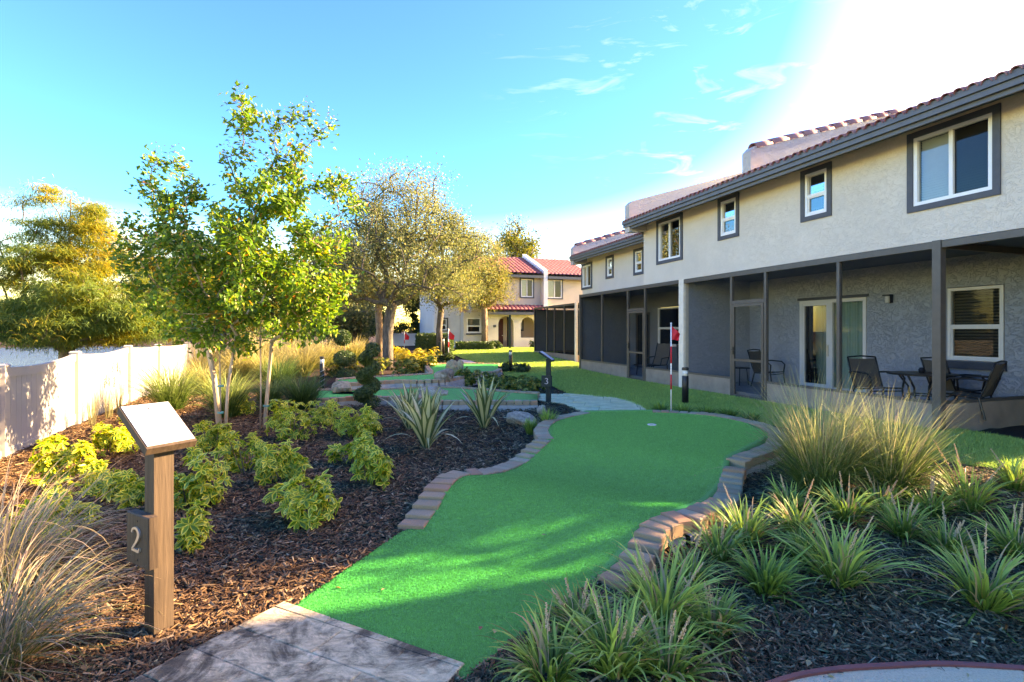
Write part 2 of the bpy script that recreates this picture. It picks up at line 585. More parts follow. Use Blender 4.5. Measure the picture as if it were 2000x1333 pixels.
M['frame'] = m_plain('bronze_frame', (0.085, 0.072, 0.062), 0.4, 0.15, 10)
M['knee'] = m_plain('knee_wall_paint', (0.28, 0.205, 0.155), 0.75, 0.25, 3, 0.006, 60)
M['beige_post'] = m_plain('beige_paint', (0.80, 0.68, 0.55), 0.7, 0.1, 8, 0.006, 60)
M['screen'] = m_screen('insect_screen', 0.30, (0.010, 0.011, 0.012))
M['screen_far'] = m_screen('insect_screen_far', 0.58, (0.022, 0.022, 0.022))
M['glass'] = m_glass('window_glass', (0.7, 0.76, 0.74), 0.55)
M['glass_dark'] = m_glass('window_glass_screened', (0.20, 0.20, 0.20), 0.22)
M['glass_porch'] = m_glass('porch_glass', (0.86, 0.9, 0.88), 0.13)
M['blind'] = m_plain('window_blind', (0.62, 0.63, 0.62), 0.6, 0.06, 5)
M['blind_dark'] = m_plain('dark_blind', (0.13, 0.125, 0.11), 0.5, 0.1, 5)
M['curtain'] = m_curtain('teal_curtain', (0.46, 0.72, 0.64))
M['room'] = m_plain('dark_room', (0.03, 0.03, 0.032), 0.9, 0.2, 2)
M['tile'] = m_tile('red_roof_tile')
M['door_red'] = m_plain('maroon_door', (0.10, 0.018, 0.016), 0.4, 0.2, 6)
M['slab'] = m_plain('porch_slab', (0.25, 0.24, 0.23), 0.8, 0.2, 4)
M['wood'] = m_wood('brown_post_paint', (0.082, 0.052, 0.034))
M['wood_green'] = m_wood('dark_green_post_paint', (0.016, 0.034, 0.030))
M['plate'] = m_plain('white_plate', (0.42, 0.43, 0.47), 0.35, 0.05, 5)
M['metal'] = m_plain('brushed_metal', (0.62, 0.60, 0.56), 0.35, 0.1, 20, metal=0.8)
M['black'] = m_plain('black_metal', (0.012, 0.013, 0.014), 0.4, 0.2, 10)
M['lens'] = m_plain('frosted_lens', (0.70, 0.69, 0.64), 0.3, 0.05, 10)
M['red'] = m_plain('red_cloth', (0.80, 0.012, 0.025), 0.55, 0.12, 12)
M['sling'] = m_plain('brown_sling', (0.15, 0.12, 0.095), 0.8, 0.25, 60, 0.004, 200)
M['rock'] = m_rock('boulder_stone', ((0.15, 0.10, 0.065), (0.34, 0.25, 0.17), (0.55, 0.44, 0.32)))
M['rock_tan'] = m_rock('tan_stone', ((0.30, 0.20, 0.11), (0.46, 0.34, 0.20), (0.55, 0.44, 0.30)))
M['rock_pale'] = m_rock('pale_stone', ((0.22, 0.155, 0.10), (0.48, 0.37, 0.26), (0.72, 0.58, 0.43)))
M['water'] = m_water('lake_water')
M['bark_myrtle'] = m_bark('smooth_tan_bark', ((0.26, 0.16, 0.10), (0.52, 0.38, 0.26), (0.70, 0.56, 0.42)), (7, 7, 1.2), 0.006)
M['bark_oak'] = m_bark('grey_oak_bark', ((0.05, 0.042, 0.036), (0.14, 0.115, 0.095), (0.26, 0.22, 0.18)))
M['bark_brown'] = m_bark('brown_bark', ((0.10, 0.065, 0.045), (0.24, 0.165, 0.115), (0.38, 0.28, 0.20)))
M['teal'] = m_plain('teal_tape', (0.02, 0.30, 0.27), 0.4, 0.1, 10)
# foliage
M['lf_myrtle'] = m_leaf('myrtle_leaf', [(0.0, (0.045, 0.125, 0.022)), (0.45, (0.095, 0.22, 0.035)), (0.80, (0.19, 0.31, 0.045)), (0.95, (0.38, 0.38, 0.06)), (1.0, (0.50, 0.16, 0.04))], 0.5, 0.38)
M['seed'] = m_leaf('myrtle_seed', [(0.0, (0.16, 0.10, 0.05)), (0.6, (0.26, 0.18, 0.08)), (1.0, (0.40, 0.22, 0.20))], 0.2)
M['lf_oak'] = m_leaf('oak_leaf', [(0.0, (0.09, 0.115, 0.055)), (0.5, (0.17, 0.20, 0.098)), (0.85, (0.26, 0.27, 0.14)), (1.0, (0.34, 0.30, 0.17))], 0.45, 0.5, spec=0.08)
M['lf_oak_gold'] = m_leaf('golden_oak_leaf', [(0.0, (0.085, 0.105, 0.035)), (0.5, (0.17, 0.18, 0.06)), (1.0, (0.30, 0.25, 0.085))], 0.4, 0.5, spec=0.08)
M['lf_far'] = m_leaf('far_leaf', [(0.0, (0.05, 0.075, 0.016)), (0.6, (0.13, 0.15, 0.028)), (1.0, (0.26, 0.22, 0.045))], 0.4, 0.5)
M['lf_dark'] = m_leaf('dark_leaf', [(0.0, (0.022, 0.05, 0.014)), (0.6, (0.055, 0.10, 0.028)), (1.0, (0.11, 0.16, 0.045))], 0.3, 0.45)
M['lf_cypress'] = m_leaf('cypress_needle', [(0.0, (0.065, 0.135, 0.045)), (0.35, (0.15, 0.235, 0.06)), (0.6, (0.29, 0.28, 0.045)), (0.85, (0.46, 0.32, 0.055)), (1.0, (0.52, 0.24, 0.08))], 0.45, 0.6, low=(0.55, 0.62))
M['lf_cypress_gold'] = m_leaf('golden_needle', [(0.0, (0.09, 0.11, 0.025)), (0.4, (0.28, 0.23, 0.03)), (0.8, (0.46, 0.27, 0.035)), (1.0, (0.46, 0.16, 0.06))], 0.45, 0.6, low=(0.8, 0.4))
M['lf_green'] = m_leaf('variegated_green', [(0.0, (0.05, 0.16, 0.016)), (1.0, (0.15, 0.30, 0.025))], 0.35, 0.3)
M['lf_yellow'] = m_leaf('variegated_yellow', [(0.0, (0.20, 0.32, 0.03)), (0.3, (0.58, 0.54, 0.06)), (1.0, (0.82, 0.72, 0.13))], 0.35, 0.35)
M['lf_box'] = m_leaf('box_leaf', [(0.0, (0.025, 0.06, 0.020)), (1.0, (0.085, 0.15, 0.045))], 0.25, 0.4)
M['sw_green'] = m_leaf('sword_green', [(0.0, (0.07, 0.12, 0.04)), (1.0, (0.14, 0.20, 0.07))], 0.25, 0.4)
M['sw_cream'] = m_leaf('sword_cream', [(0.0, (0.42, 0.44, 0.22)), (1.0, (0.60, 0.58, 0.34))], 0.25, 0.4)
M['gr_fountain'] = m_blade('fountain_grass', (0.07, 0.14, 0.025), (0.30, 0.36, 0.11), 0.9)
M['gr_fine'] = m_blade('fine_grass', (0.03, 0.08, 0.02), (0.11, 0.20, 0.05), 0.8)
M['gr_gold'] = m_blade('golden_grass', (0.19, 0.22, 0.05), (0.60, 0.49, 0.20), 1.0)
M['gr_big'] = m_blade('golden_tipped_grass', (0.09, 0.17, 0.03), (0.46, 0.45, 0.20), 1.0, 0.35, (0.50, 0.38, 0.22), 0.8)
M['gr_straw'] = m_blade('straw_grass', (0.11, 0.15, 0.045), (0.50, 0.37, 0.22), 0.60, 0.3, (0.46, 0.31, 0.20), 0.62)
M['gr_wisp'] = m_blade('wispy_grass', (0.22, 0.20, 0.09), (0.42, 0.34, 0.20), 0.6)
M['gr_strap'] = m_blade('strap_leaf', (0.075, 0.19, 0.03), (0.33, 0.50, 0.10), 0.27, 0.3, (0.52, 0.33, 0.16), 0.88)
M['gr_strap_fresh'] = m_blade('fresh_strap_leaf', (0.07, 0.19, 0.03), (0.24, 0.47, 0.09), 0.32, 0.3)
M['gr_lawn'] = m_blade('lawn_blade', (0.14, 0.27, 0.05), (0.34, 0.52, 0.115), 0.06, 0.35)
M['spike'] = m_leaf('flower_spike', [(0.0, (0.56, 0.36, 0.22)), (1.0, (0.78, 0.56, 0.36))], 0.3)
M['seedhead'] = m_leaf('dark_seed_head', [(0.0, (0.06, 0.045, 0.05)), (1.0, (0.14, 0.11, 0.11))], 0.2)

# ---------------------------------------------------------------- layout, in metres (x right, y ahead of the camera)
GREEN_LEFT = [(-1.20,2.72), (-0.822,3.79), (-0.67,3.90), (-0.477,4.87), (0.303,6.07), (0.516,6.44), (0.507,7.14), (0.752,7.84), (1.28,8.38)]
GREEN_RIGHT = [(-0.204,2.20), (0.511,3.10), (0.601,3.25), (1.24,3.92), (1.96,4.88), (2.24,5.39), (3.20,6.40), (3.26,7.54), (2.27,8.32)]
BRICK_LEFT = [(-0.662,3.80), (-0.628,3.95), (-0.595,4.09), (-0.567,4.26), (-0.534,4.43), (-0.505,4.59), (-0.464,4.73), (-0.412,4.85), (-0.293,4.89), (-0.139,5.15), (-0.0108,5.38), (0.129,5.62), (0.295,5.90), (0.487,6.24)]
BRICK_LEFT_FAR = [(0.52,6.34), (0.487,6.67), (0.497,7.00), (0.589,7.36), (0.737,7.68), (0.952,7.93), (1.26,8.21)]
BRICK_RIGHT = [(0.501,3.04), (0.557,3.09), (0.651,3.19), (0.743,3.32), (0.837,3.49), (0.935,3.60), (1.03,3.69), (1.19,3.75), (1.31,3.86), (1.45,4.02), (1.58,4.22), (1.73,4.41), (1.87,4.64), (1.98,4.88), (2.13,5.11)]
BRICK_RIGHT_FAR = [(2.20,5.28), (2.49,5.51), (2.67,5.66), (2.91,5.90), (3.14,6.27), (3.26,6.62), (3.29,7.09), (3.19,7.38), (3.02,7.70), (2.79,7.92), (2.51,8.06), (2.23,8.15)]
TEE_PATH = [(-1.69,1.99), (-1.60,2.19), (-1.25,2.80), (-0.212,2.28), (-0.279,2.15), (-0.388,1.94)]
FAR_PATH = [(0.567,11.81), (1.17,11.72), (1.73,11.54), (2.21,11.03), (2.47,10.27), (2.47,9.43), (2.33,8.57), (1.79,8.52), (1.33,8.57), (1.26,9.32), (1.06,10.14), (0.787,10.49), (0.557,10.71)]
LANE3_FRONT = [(-3.94,10.15), (-3.61,10.30), (-3.23,10.50), (-2.80,10.54), (-2.32,10.54), (-2.00,10.79), (-1.73,10.30), (-1.49,9.96), (-1.01,9.89), (-0.237,9.89), (0.495,9.89)]
LANE3_BACK = [(-4.47,11.71), (-4.10,11.71), (-3.61,11.71), (-3.14,11.81), (-2.64,12.02), (-2.25,12.18), (-2.06,12.23), (-1.83,12.23), (-1.24,12.18), (-0.276,11.51), (0.552,11.05)]
LANE4_FRONT = [(-3.95,11.62), (-3.77,11.84), (-3.33,12.08), (-2.79,12.45), (-2.13,12.45), (-1.66,12.84), (-1.23,14.19), (-0.893,14.88), (-0.564,15.25), (-0.455,16.27)]
LANE4_BACK = [(-4.32,12.71), (-4.12,12.91), (-3.76,13.32), (-3.06,13.71), (-2.61,14.10), (-2.26,14.70), (-2.86,17.68), (-2.76,18.63), (-1.89,18.91), (-0.484,18.63)]
FAR_WALK = [(-2.18,20.73), (-1.39,20.47), (-1.71,21.42), (-2.20,22.04)]
LAWN = [(5.07,5.12), (4.70,5.53), (4.47,6.39), (3.95,7.59), (3.40,8.51), (2.45,8.77), (2.43,9.55), (2.41,10.06), (2.18,10.89), (1.29,11.70), (0.88,14.66), (-0.244,16.25), (-0.491,19.66), (-1.35,20.75), (-2.12,22.35), (-3.08,25.63)]
WHITE_PAD = [(0.977,2.08), (1.20,2.17), (1.44,2.22), (1.68,2.24), (1.91,2.25), (2.22,2.22), (2.46,2.19)]
FENCE = [(-5.72,5.40), (-6.09,6.10), (-7.19,8.43), (-8.15,10.87), (-8.72,12.61)]
SHRUBS = [
    (-3.28, 3.77, 0.65, 0.36, 'wide low variegated yellow shrub spreading beside the straw grass at the left edge'),
    (-4.31, 4.95, 0.47, 0.52, 'tall bright yellow variegated shrub in the left mulch, nearest to the white fence'),
    (-4.86, 6.17, 0.57, 0.43, 'rounded yellow shrub in sunlight just left of the tilted white sign panel'),
    (-3.58, 4.57, 0.43, 0.34, 'yellow variegated shrub in the mulch between the tall one by the fence and the signpost'),
    (-3.20, 4.37, 0.17, 0.28, 'small yellow shrub half hidden behind the left side of the brown signpost'),
    (-2.75, 4.37, 0.43, 0.48, 'leafy green and yellow shrub rising directly right of the brown signpost'),
    (-2.23, 3.48, 0.24, 0.30, 'low pale leaved shrub at the foot of the leafy one right of the numbered block'),
    (-3.79, 6.49, 0.43, 0.39, 'small variegated shrub in front of the left crepe myrtle stem'),
    (-2.79, 5.40, 0.47, 0.43, 'rounded variegated shrub at the foot of the crepe myrtle, next to the black spotlight'),
    (-2.22, 5.08, 0.45, 0.38, 'upright variegated shrub with bare stem showing, between two shrubs in the dark mulch'),
    (-1.68, 4.04, 0.51, 0.37, 'lowest variegated shrub standing alone in the dark mulch, closest to the green carpet tee'),
    (-3.03, 7.04, 0.88, 0.53, 'broad variegated shrub just right of the crepe myrtle stems'),
    (-3.08, 8.29, 0.62, 0.37, 'small variegated shrub touching the fine green grass clump behind it'),
    (-2.27, 7.32, 0.67, 0.42, 'variegated shrub in front of the spiral topiary'),
    (-1.83, 5.81, 0.53, 0.38, 'middle variegated shrub of the row running down from the spiral topiary'),
    (-1.40, 5.03, 0.42, 0.39, 'lower end variegated shrub of the row, left of the striped sword leaf plant'),
    (-4.84, 9.09, 0.45, 0.36, 'little variegated shrub behind the crepe myrtle stems'),
    (-5.83, 7.85, 0.43, 0.31, 'little yellow shrub peeking out behind the tilted white sign panel'),
]
FAR_SHRUBS = [
    (-5.48, 16.70, 1.00, 0.50, 'olive shrub behind the three ball topiary'),
    (-4.46, 15.66, 0.63, 0.44, 'small olive shrub between the spiral topiary and the oak trunk'),
    (-3.57, 17.01, 1.02, 0.61, 'green and yellow shrub just right of the big oak trunk'),
    (-3.07, 17.77, 0.89, 0.64, 'green shrub at the corner of the farthest putting lane'),
    (-4.58, 17.48, 0.77, 0.59, 'leafy shrub left of the big oak trunk'),
    (-4.13, 20.67, 1.24, 0.62, 'golden sunlit shrub behind the oak, nearer of the golden ones'),
    (-3.67, 21.82, 1.09, 0.61, 'golden sunlit shrub beside the dark box hedge'),
    (-5.27, 22.89, 1.01, 0.60, 'golden sunlit shrub between the two oak trunks'),
    (-2.74, 20.47, 0.94, 0.53, 'dark green shrub around the far red flag'),
    (-1.21, 13.79, 0.69, 0.47, 'pale shrub between the two far putting lanes, behind the right sword leaf plant'),
    (0.00, 12.80, 0.56, 0.38, 'yellow green shrub in mulch left of the number three signpost'),
    (0.45, 12.41, 0.55, 0.40, 'yellow green shrub in mulch nearest the number three signpost'),
    (-0.47, 13.43, 0.59, 0.40, 'pale shrub between far lanes, behind the tall leaf tips'),
    (-0.26, 17.44, 0.63, 0.31, 'dark low shrub left of the lawn bollard'),
    (0.28, 17.19, 0.62, 0.31, 'dark low shrub right of the lawn bollard'),
    (-3.60, 12.00, 0.36, 0.26, 'low sprig beside the tan boulder'),
]
SWORD = [
    (-1.11, 6.61, 0.89, 0.87, 'large striped sword leaf plant in dark mulch, nearest the bricks'),
    (-0.43, 7.94, 0.99, 0.86, 'striped sword leaf plant in dark mulch right of the larger one'),
    (-1.57, 7.85, 0.63, 0.77, 'smaller striped sword leaf plant partly hidden behind the large one'),
]
GRASS = [
    (-6.52, 9.80, 1.47, 0.98, 'soft green fountain grass clump against the white fence'),
    (-4.96, 8.93, 0.98, 0.85, 'fountain grass clump behind the left crepe myrtle stem'),
    (-4.00, 9.80, 0.98, 0.80, 'fine dark green grass clump left of the spiral topiary'),
    (-4.63, 9.80, 0.69, 0.64, 'green grass clump just right of the crepe myrtle stems'),
    (-7.31, 15.24, 1.68, 1.14, 'tall pale golden grass behind the crepe myrtle'),
    (-6.85, 16.70, 1.84, 1.34, 'tall golden seed grass left of the striped bollard'),
    (-7.29, 19.18, 1.73, 1.19, 'golden grass behind the three ball topiary'),
    (-8.60, 19.54, 1.76, 1.21, 'golden grass clump deep in the bed behind the crepe myrtle'),
    (-7.32, 12.20, 1.22, 0.85, 'sunlit grass mound by the far end of the white fence'),
    (-8.08, 15.24, 1.22, 1.07, 'straw coloured grass glimpsed through the crepe myrtle stems'),
    (-6.04, 13.27, 1.33, 0.93, 'golden grass just behind the fine dark green clump'),
    (-7.24, 20.11, 1.41, 1.01, 'low golden grass between the striped bollard and the topiary'),
    (-9.95, 20.11, 2.21, 1.41, 'golden grass mound behind the crepe myrtle, farther back'),
    (-6.88, 22.19, 1.78, 1.11, 'distant golden grass left of the slim lit trunk'),
    (-9.52, 16.70, 1.67, 1.17, 'golden grass beyond the fence end, left of the crepe myrtle stems'),
    (-9.36, 23.39, 2.81, 1.29, 'distant golden grass bank behind the striped bollard'),
    (-9.37, 15.24, 1.37, 0.99, 'golden grass mound behind the fountain grass by the fence'),
]
WISPY = [
    (-6.66, 8.11, 0.32, 0.61, 'thin wispy grass tuft against the white fence beside a post'),
    (-6.91, 8.77, 0.26, 0.61, 'thin wispy grass with dark seed heads in the middle of a fence panel'),
    (-7.16, 9.32, 0.34, 0.79, 'tallest wispy grass with dark seed heads by the fence'),
]
STRAW = [
    (-2.94, 2.90, 0.87, 0.61, 'straw tipped grass clump arching in from the left edge'),
    (-2.30, 2.25, 0.67, 0.45, 'lower straw coloured grass clump in the bottom left corner'),
]
BIGGRASS = [
    (2.77, 4.62, 1.06, 1.09, 'tallest golden tipped grass clump beside the bricks of the green'),
    (3.34, 4.54, 1.00, 0.93, 'golden tipped grass clump right of the tallest one'),
]
LIRIOPE = [
    (0.16, 2.18, 0.57, 0.33, 'strap leaf clump at the bottom edge lapping onto the green carpet'),
    (0.45, 2.23, 0.49, 0.36, 'dense strap leaf clump at the bottom edge right of the carpet corner'),
    (0.75, 2.55, 0.56, 0.42, 'strap leaf clump with pale flower spikes near the end of the right bricks'),
    (1.05, 3.04, 0.46, 0.27, 'strap leaf clump pressed against the right brick border'),
    (1.63, 3.58, 0.54, 0.39, 'strap leaf clump beside the sunlit right bricks'),
    (1.45, 2.92, 0.47, 0.32, 'fresh green upright strap leaf clump alone in black mulch'),
    (1.92, 3.00, 0.57, 0.39, 'broad strap leaf clump in the middle of the right bed'),
    (2.08, 3.74, 0.52, 0.32, 'strap leaf clump below the tallest golden grass'),
    (2.58, 3.96, 0.52, 0.32, 'strap leaf clump in front of the gap between the golden grasses'),
    (2.80, 3.66, 0.51, 0.31, 'sunlit yellow tinted strap leaf clump below the right golden grass'),
    (3.68, 4.12, 0.70, 0.43, 'sunlit strap leaf clump with flower spikes near the lawn strip'),
    (4.51, 4.58, 0.60, 0.39, 'strap leaf clump at the right edge next to the lawn'),
    (2.53, 2.74, 0.58, 0.41, 'large strap leaf clump with orange lower leaves at the right edge'),
    (3.27, 3.32, 0.46, 0.33, 'strap leaf clump at the right edge behind the large one'),
    (2.87, 3.37, 0.44, 0.27, 'strap leaf clump between the sunlit one and the large right one'),
    (0.76, 2.90, 0.32, 0.17, 'small strap leaf clump at the nearest end of the right bricks'),
    (1.36, 3.35, 0.43, 0.27, 'strap leaf clump behind the one with pale spikes'),
    (0.33, 2.53, 0.43, 0.28, 'strap leaf clump on the carpet corner, above the bottom edge ones'),
    (0.99, 2.53, 0.38, 0.25, 'strap leaf clump in black mulch right of the one with pale spikes'),
    (0.66, 2.20, 0.44, 0.29, 'strap leaf clump cut by the bottom edge, rightmost of those along it'),
    (2.27, 4.20, 0.50, 0.29, 'small strap leaf clump at the left foot of the tallest golden grass'),
    (3.00, 4.16, 0.50, 0.29, 'small strap leaf clump at the foot of the right golden grass'),
    (3.30, 4.03, 0.48, 0.28, 'small strap leaf clump between the right golden grass and the lawn strip'),
    (1.90, 3.30, 0.40, 0.26, 'strap leaf clump behind the upright fresh green one'),
]
FAR_LIRIOPE = [
    (2.54, 8.76, 0.53, 0.32, 'low strap leaf clump left of the near red flag'),
    (2.87, 8.57, 0.51, 0.31, 'low strap leaf clump right of the near red flag'),
    (3.19, 8.39, 0.50, 0.29, 'low strap leaf clump in front of the porch bollard'),
    (3.51, 8.26, 0.50, 0.26, 'low strap leaf clump at the back of the green near the lawn'),
    (3.69, 7.89, 0.47, 0.25, 'low strap leaf clump behind the far right bricks'),
    (0.54, 7.66, 0.34, 0.42, 'wispy green tuft beside the number three signpost'),
    (0.27, 7.38, 0.25, 0.30, 'wispy green tuft in front of the pale boulder'),
]
ROCKS = [
    (-2.06, 15.60, 0.66, 0.41, 'mottled brown boulder on the farthest lane'),
    (-2.01, 17.32, 0.45, 0.52, 'round tan boulder behind the mottled one'),
    (-1.86, 18.07, 0.36, 0.47, 'grey boulder touching the round tan one'),
    (-1.88, 12.00, 0.67, 0.26, 'flat pitted boulder in the middle lane'),
    (-4.18, 12.61, 0.55, 0.33, 'tan jagged boulder at the left end of the middle lane'),
    (0.15, 8.26, 0.48, 0.26, 'pale flat topped boulder in the mulch right of the sword leaf plants'),
    (0.57, 9.93, 0.20, 0.24, 'pale boulder at the end of the middle lane by the path'),
]
BOLLARDS = [
    (-5.06, 13.64, 0.15, 0.82, 'dark spiral striped bollard beside the three ball topiary'),
    (-0.05, 17.40, 0.16, 0.75, 'black bollard with white lens on the lawn in front of the arched house'),
    (3.37, 9.96, 0.13, 0.72, 'black bollard with white lens in front of the white porch post'),
    (-3.37, 25.12, 0.18, 0.80, 'small dark bollard beside the far oak trunk'),
]

# ================================================================ THE SETTING
rng = np.random.default_rng(7)

def axis(lo, hi, near, dense, grow):
    a = [0.0]
    st = dense
    while a[-1] < hi:
        if a[-1] > near: st *= grow
        a.append(a[-1] + st)
    b = [0.0]; st = dense
    while b[-1] > lo:
        if -b[-1] > near: st *= grow
        b.append(b[-1] - st)
    return np.array(b[:0:-1] + a)
gx = axis(-700, 700, 12, 0.22, 1.12)
gy = axis(-60, 900, 20, 0.22, 1.12)
XX, YY = np.meshgrid(gx, gy)
ZZ = ground_z(XX, YY)
near = (np.abs(XX) < 12) & (YY > -2) & (YY < 20)
bump_ = rng.normal(0, 1, XX.shape)
bump_ = (bump_ + np.roll(bump_, 1, 0) + np.roll(bump_, 1, 1) + np.roll(bump_, 1, (0, 1))) / 4
ZZ = ZZ - 0.025 + np.where(near, np.minimum(0.02, 0.022 * bump_), 0)
nx, ny = len(gx), len(gy)
ii = (np.arange(ny - 1)[:, None] * nx + np.arange(nx - 1)[None, :]).ravel()
GF = np.stack([ii, ii + 1, ii + nx + 1, ii + nx], 1)
obj('ground', npmesh('ground', np.stack([XX, YY, ZZ], 2), GF, M['ground'], True), kind='structure')

wm = MB()
wm.quad((-400, -200, -0.95), (-5.5, -200, -0.95), (-5.5, 130, -0.95), (-400, 130, -0.95))
wm.build('lake', M['water'], kind='structure')

def sheet(name, poly, mat, dz, step=0.35, kind='structure'):
    """flat-ish polygon that follows the ground"""
    import bmesh
    bm = bmesh.new()
    f = bm.faces.new([bm.verts.new((x, y, 0)) for x, y in poly])
    xs = [p[0] for p in poly]; ys = [p[1] for p in poly]
    for ax, lo, hi in ((0, min(xs), max(xs)), (1, min(ys), max(ys))):
        n = int((hi - lo) / step)
        for k in range(1, n):
            c = lo + (hi - lo) * k / n
            bmesh.ops.bisect_plane(bm, geom=bm.verts[:] + bm.edges[:] + bm.faces[:], plane_co=(c, 0, 0) if ax == 0 else (0, c, 0), plane_no=(1, 0, 0) if ax == 0 else (0, 1, 0))
    for v in bm.verts:
        v.co.z = gz(v.co.x, v.co.y) + dz
    bm.normal_update()
    for f in bm.faces:
        if f.normal.z < 0: f.normal_flip()
    me = bpy.data.meshes.new(name); bm.to_mesh(me); bm.free()
    me.materials.append(mat)
    return obj(name, me, kind=kind)

LAWN_POLY = LAWN + [(-2.8, 29.3), (1.0, 30.2), (4.5, 31.5)] + [row(0.9, 22), row(0.9, 17), row(0.35, 16.8), row(0.35, 4.5), row(0.2, 3.2)]
sheet('lawn', LAWN_POLY, M['lawn'], 0.008, 0.6)

# grass blades of the lawn
def blades_field(poly, n, ykey, hmin, hmax, wn0, wn1, seed):
    r = np.random.default_rng(seed)
    P = []
    xs = [p[0] for p in poly]; ys = [p[1] for p in poly]
    got = 0
    while got < n:
        y = np.exp(r.uniform(math.log(min(ys)), math.log(max(ys)), n * 2))
        x = r.uniform(min(xs), max(xs), n * 2)
        k = in_poly(x, y, poly) & (r.random(n * 2) < np.clip((max(xs) - min(xs)) / y / 1.5 + 0.25, 0, 1))
        P.append(np.stack([x[k], y[k]], 1)); got += k.sum()
    P = np.concatenate(P)[:n]
    x, y = P[:, 0], P[:, 1]
    z = ground_z(x, y)
    a = r.uniform(0, 2 * math.pi, n); h = r.uniform(hmin, hmax, n) ; wd = (wn0 + wn1 * y) * r.uniform(.7, 1.3, n)
    ln = r.uniform(0.2, 0.9, n) * h
    dx, dy = np.cos(a), np.sin(a)
    V = np.zeros((n, 3, 3))
    V[:, 0] = np.stack([x - dy * wd, y + dx * wd, z], 1)
    V[:, 1] = np.stack([x + dy * wd, y - dx * wd, z], 1)
    V[:, 2] = np.stack([x + dx * ln, y + dy * ln, z + h], 1)
    return V.reshape(-1, 3), np.arange(n * 3).reshape(-1, 3)
_p = np.array(LAWN_POLY)
V, F = blades_field(LAWN_POLY, 190000, None, 0.03, 0.06, 0.0022, 0.00045, 3)
me = npmesh('grass', V, F, M['gr_lawn'])
obj('grass', me, kind='stuff')

# ---------------------------------------------------------------- stamped concrete at the tee and the far path
def clip_poly(poly, nx_, ny_, c):
    """keep the side where nx*x+ny*y >= c"""
    out = []
    for i in range(len(poly)):
        a = poly[i]; b = poly[(i + 1) % len(poly)]
        da = nx_ * a[0] + ny_ * a[1] - c; db = nx_ * b[0] + ny_ * b[1] - c
        if da >= 0: out.append(a)
        if da * db < 0:
            t = da / (da - db); out.append((a[0] + (b[0] - a[0]) * t, a[1] + (b[1] - a[1]) * t))
    return out

def clip_to(poly, outline):
    """clip a convex cell to a convex-ish outline (ccw)"""
    ar = sum(outline[i][0] * outline[(i + 1) % len(outline)][1] - outline[(i + 1) % len(outline)][0] * outline[i][1] for i in range(len(outline)))
    o = outline if ar > 0 else outline[::-1]
    for i in range(len(o)):
        a = o[i]; b = o[(i + 1) % len(o)]
        nx_, ny_ = -(b[1] - a[1]), (b[0] - a[0])
        if len(poly) < 3: return []
        poly = clip_poly(poly, nx_, ny_, nx_ * a[0] + ny_ * a[1])
    return poly

def paving(name, outline_parts, ang, cells, z, thick, gap, parent, mat='stamp'):
    ca, sa = math.cos(ang), math.sin(ang)
    for (x0, y0, x1, y1) in cells:
        q = [(x0 + gap, y0 + gap), (x1 - gap, y0 + gap), (x1 - gap, y1 - gap), (x0 + gap, y1 - gap)]
        q = [(p[0] * ca - p[1] * sa, p[0] * sa + p[1] * ca) for p in q]
        for part in outline_parts:
            c = clip_to(q, part)
            if len(c) < 3: continue
            ar = abs(sum(c[i][0] * c[(i + 1) % len(c)][1] - c[(i + 1) % len(c)][0] * c[i][1] for i in range(len(c)))) / 2
            if ar < 0.004: continue
            cx = sum(p[0] for p in c) / len(c); cy = sum(p[1] for p in c) / len(c)
            n = len(c); zz = gz(cx, cy) + z + random.uniform(-0.002, 0.002)
            inn = [((p[0] - cx) * (1 - 0.007 / max(.1, math.hypot(p[0] - cx, p[1] - cy))), (p[1] - cy) * (1 - 0.007 / max(.1, math.hypot(p[0] - cx, p[1] - cy)))) for p in c]
            vv = [(p[0] - cx, p[1] - cy, -thick) for p in c] + [(p[0] - cx, p[1] - cy, -0.004) for p in c] + [(p[0], p[1], 0) for p in inn]
            ff = []
            for i in range(n):
                j = (i + 1) % n
                ff += [(i, j, n + j, n + i), (n + i, n + j, 2 * n + j, 2 * n + i)]
            ff.append(tuple(2 * n + i for i in range(n)))
            m_ = MB(); m_.add(vv, ff)
            m_.build('paving_slab', M[mat], parent, loc=(cx, cy, zz))

def ashlar(x0, x1, y0, y1, u0, rnd, lens=(1.0, 1.5, 2.0)):
    """random ashlar layout: rows of varied height, slabs of varied length"""
    out = []
    y = y0
    while y < y1:
        h = u0 * rnd.choice([1.0, 1.0, 0.6, 1.4])
        x = x0 - rnd.uniform(0, u0)
        while x < x1:
            l = u0 * rnd.choice(lens)
            if h > u0 * 1.2 and rnd.random() < 0.5:
                out += [(x, y, x + l, y + h / 2), (x, y + h / 2, x + l, y + h)]
            else:
                out.append((x, y, x + l, y + h))
            x += l
        y += h
    return out
random.seed(5)
rr = random.Random(11)
tp = sheet('path', TEE_PATH, M['joint'], 0.012, 0.5)
paving('tee', [TEE_PATH[0:4] + [TEE_PATH[4], TEE_PATH[5]]], R(-25.5), ashlar(-3.2, 0.6, 0.8, 2.9, 0.21, rr, (1.2, 1.8, 2.6)), 0.024, 0.03, 0.0012, tp)
fp_ = sheet('path', FAR_PATH, M['joint'], 0.010, 0.8)
fparts = [FAR_PATH[0:2] + FAR_PATH[10:13], FAR_PATH[1:4] + FAR_PATH[9:11], FAR_PATH[3:6] + [FAR_PATH[9]], FAR_PATH[5:10]]
paving('far', fparts, R(-12), ashlar(-3.0, 3.5, 8.2, 13.0, 0.5, rr), 0.020, 0.03, 0.005, fp_, 'far_stone')
sheet('walkway', FAR_WALK, M['curb'], 0.02, 1.0)

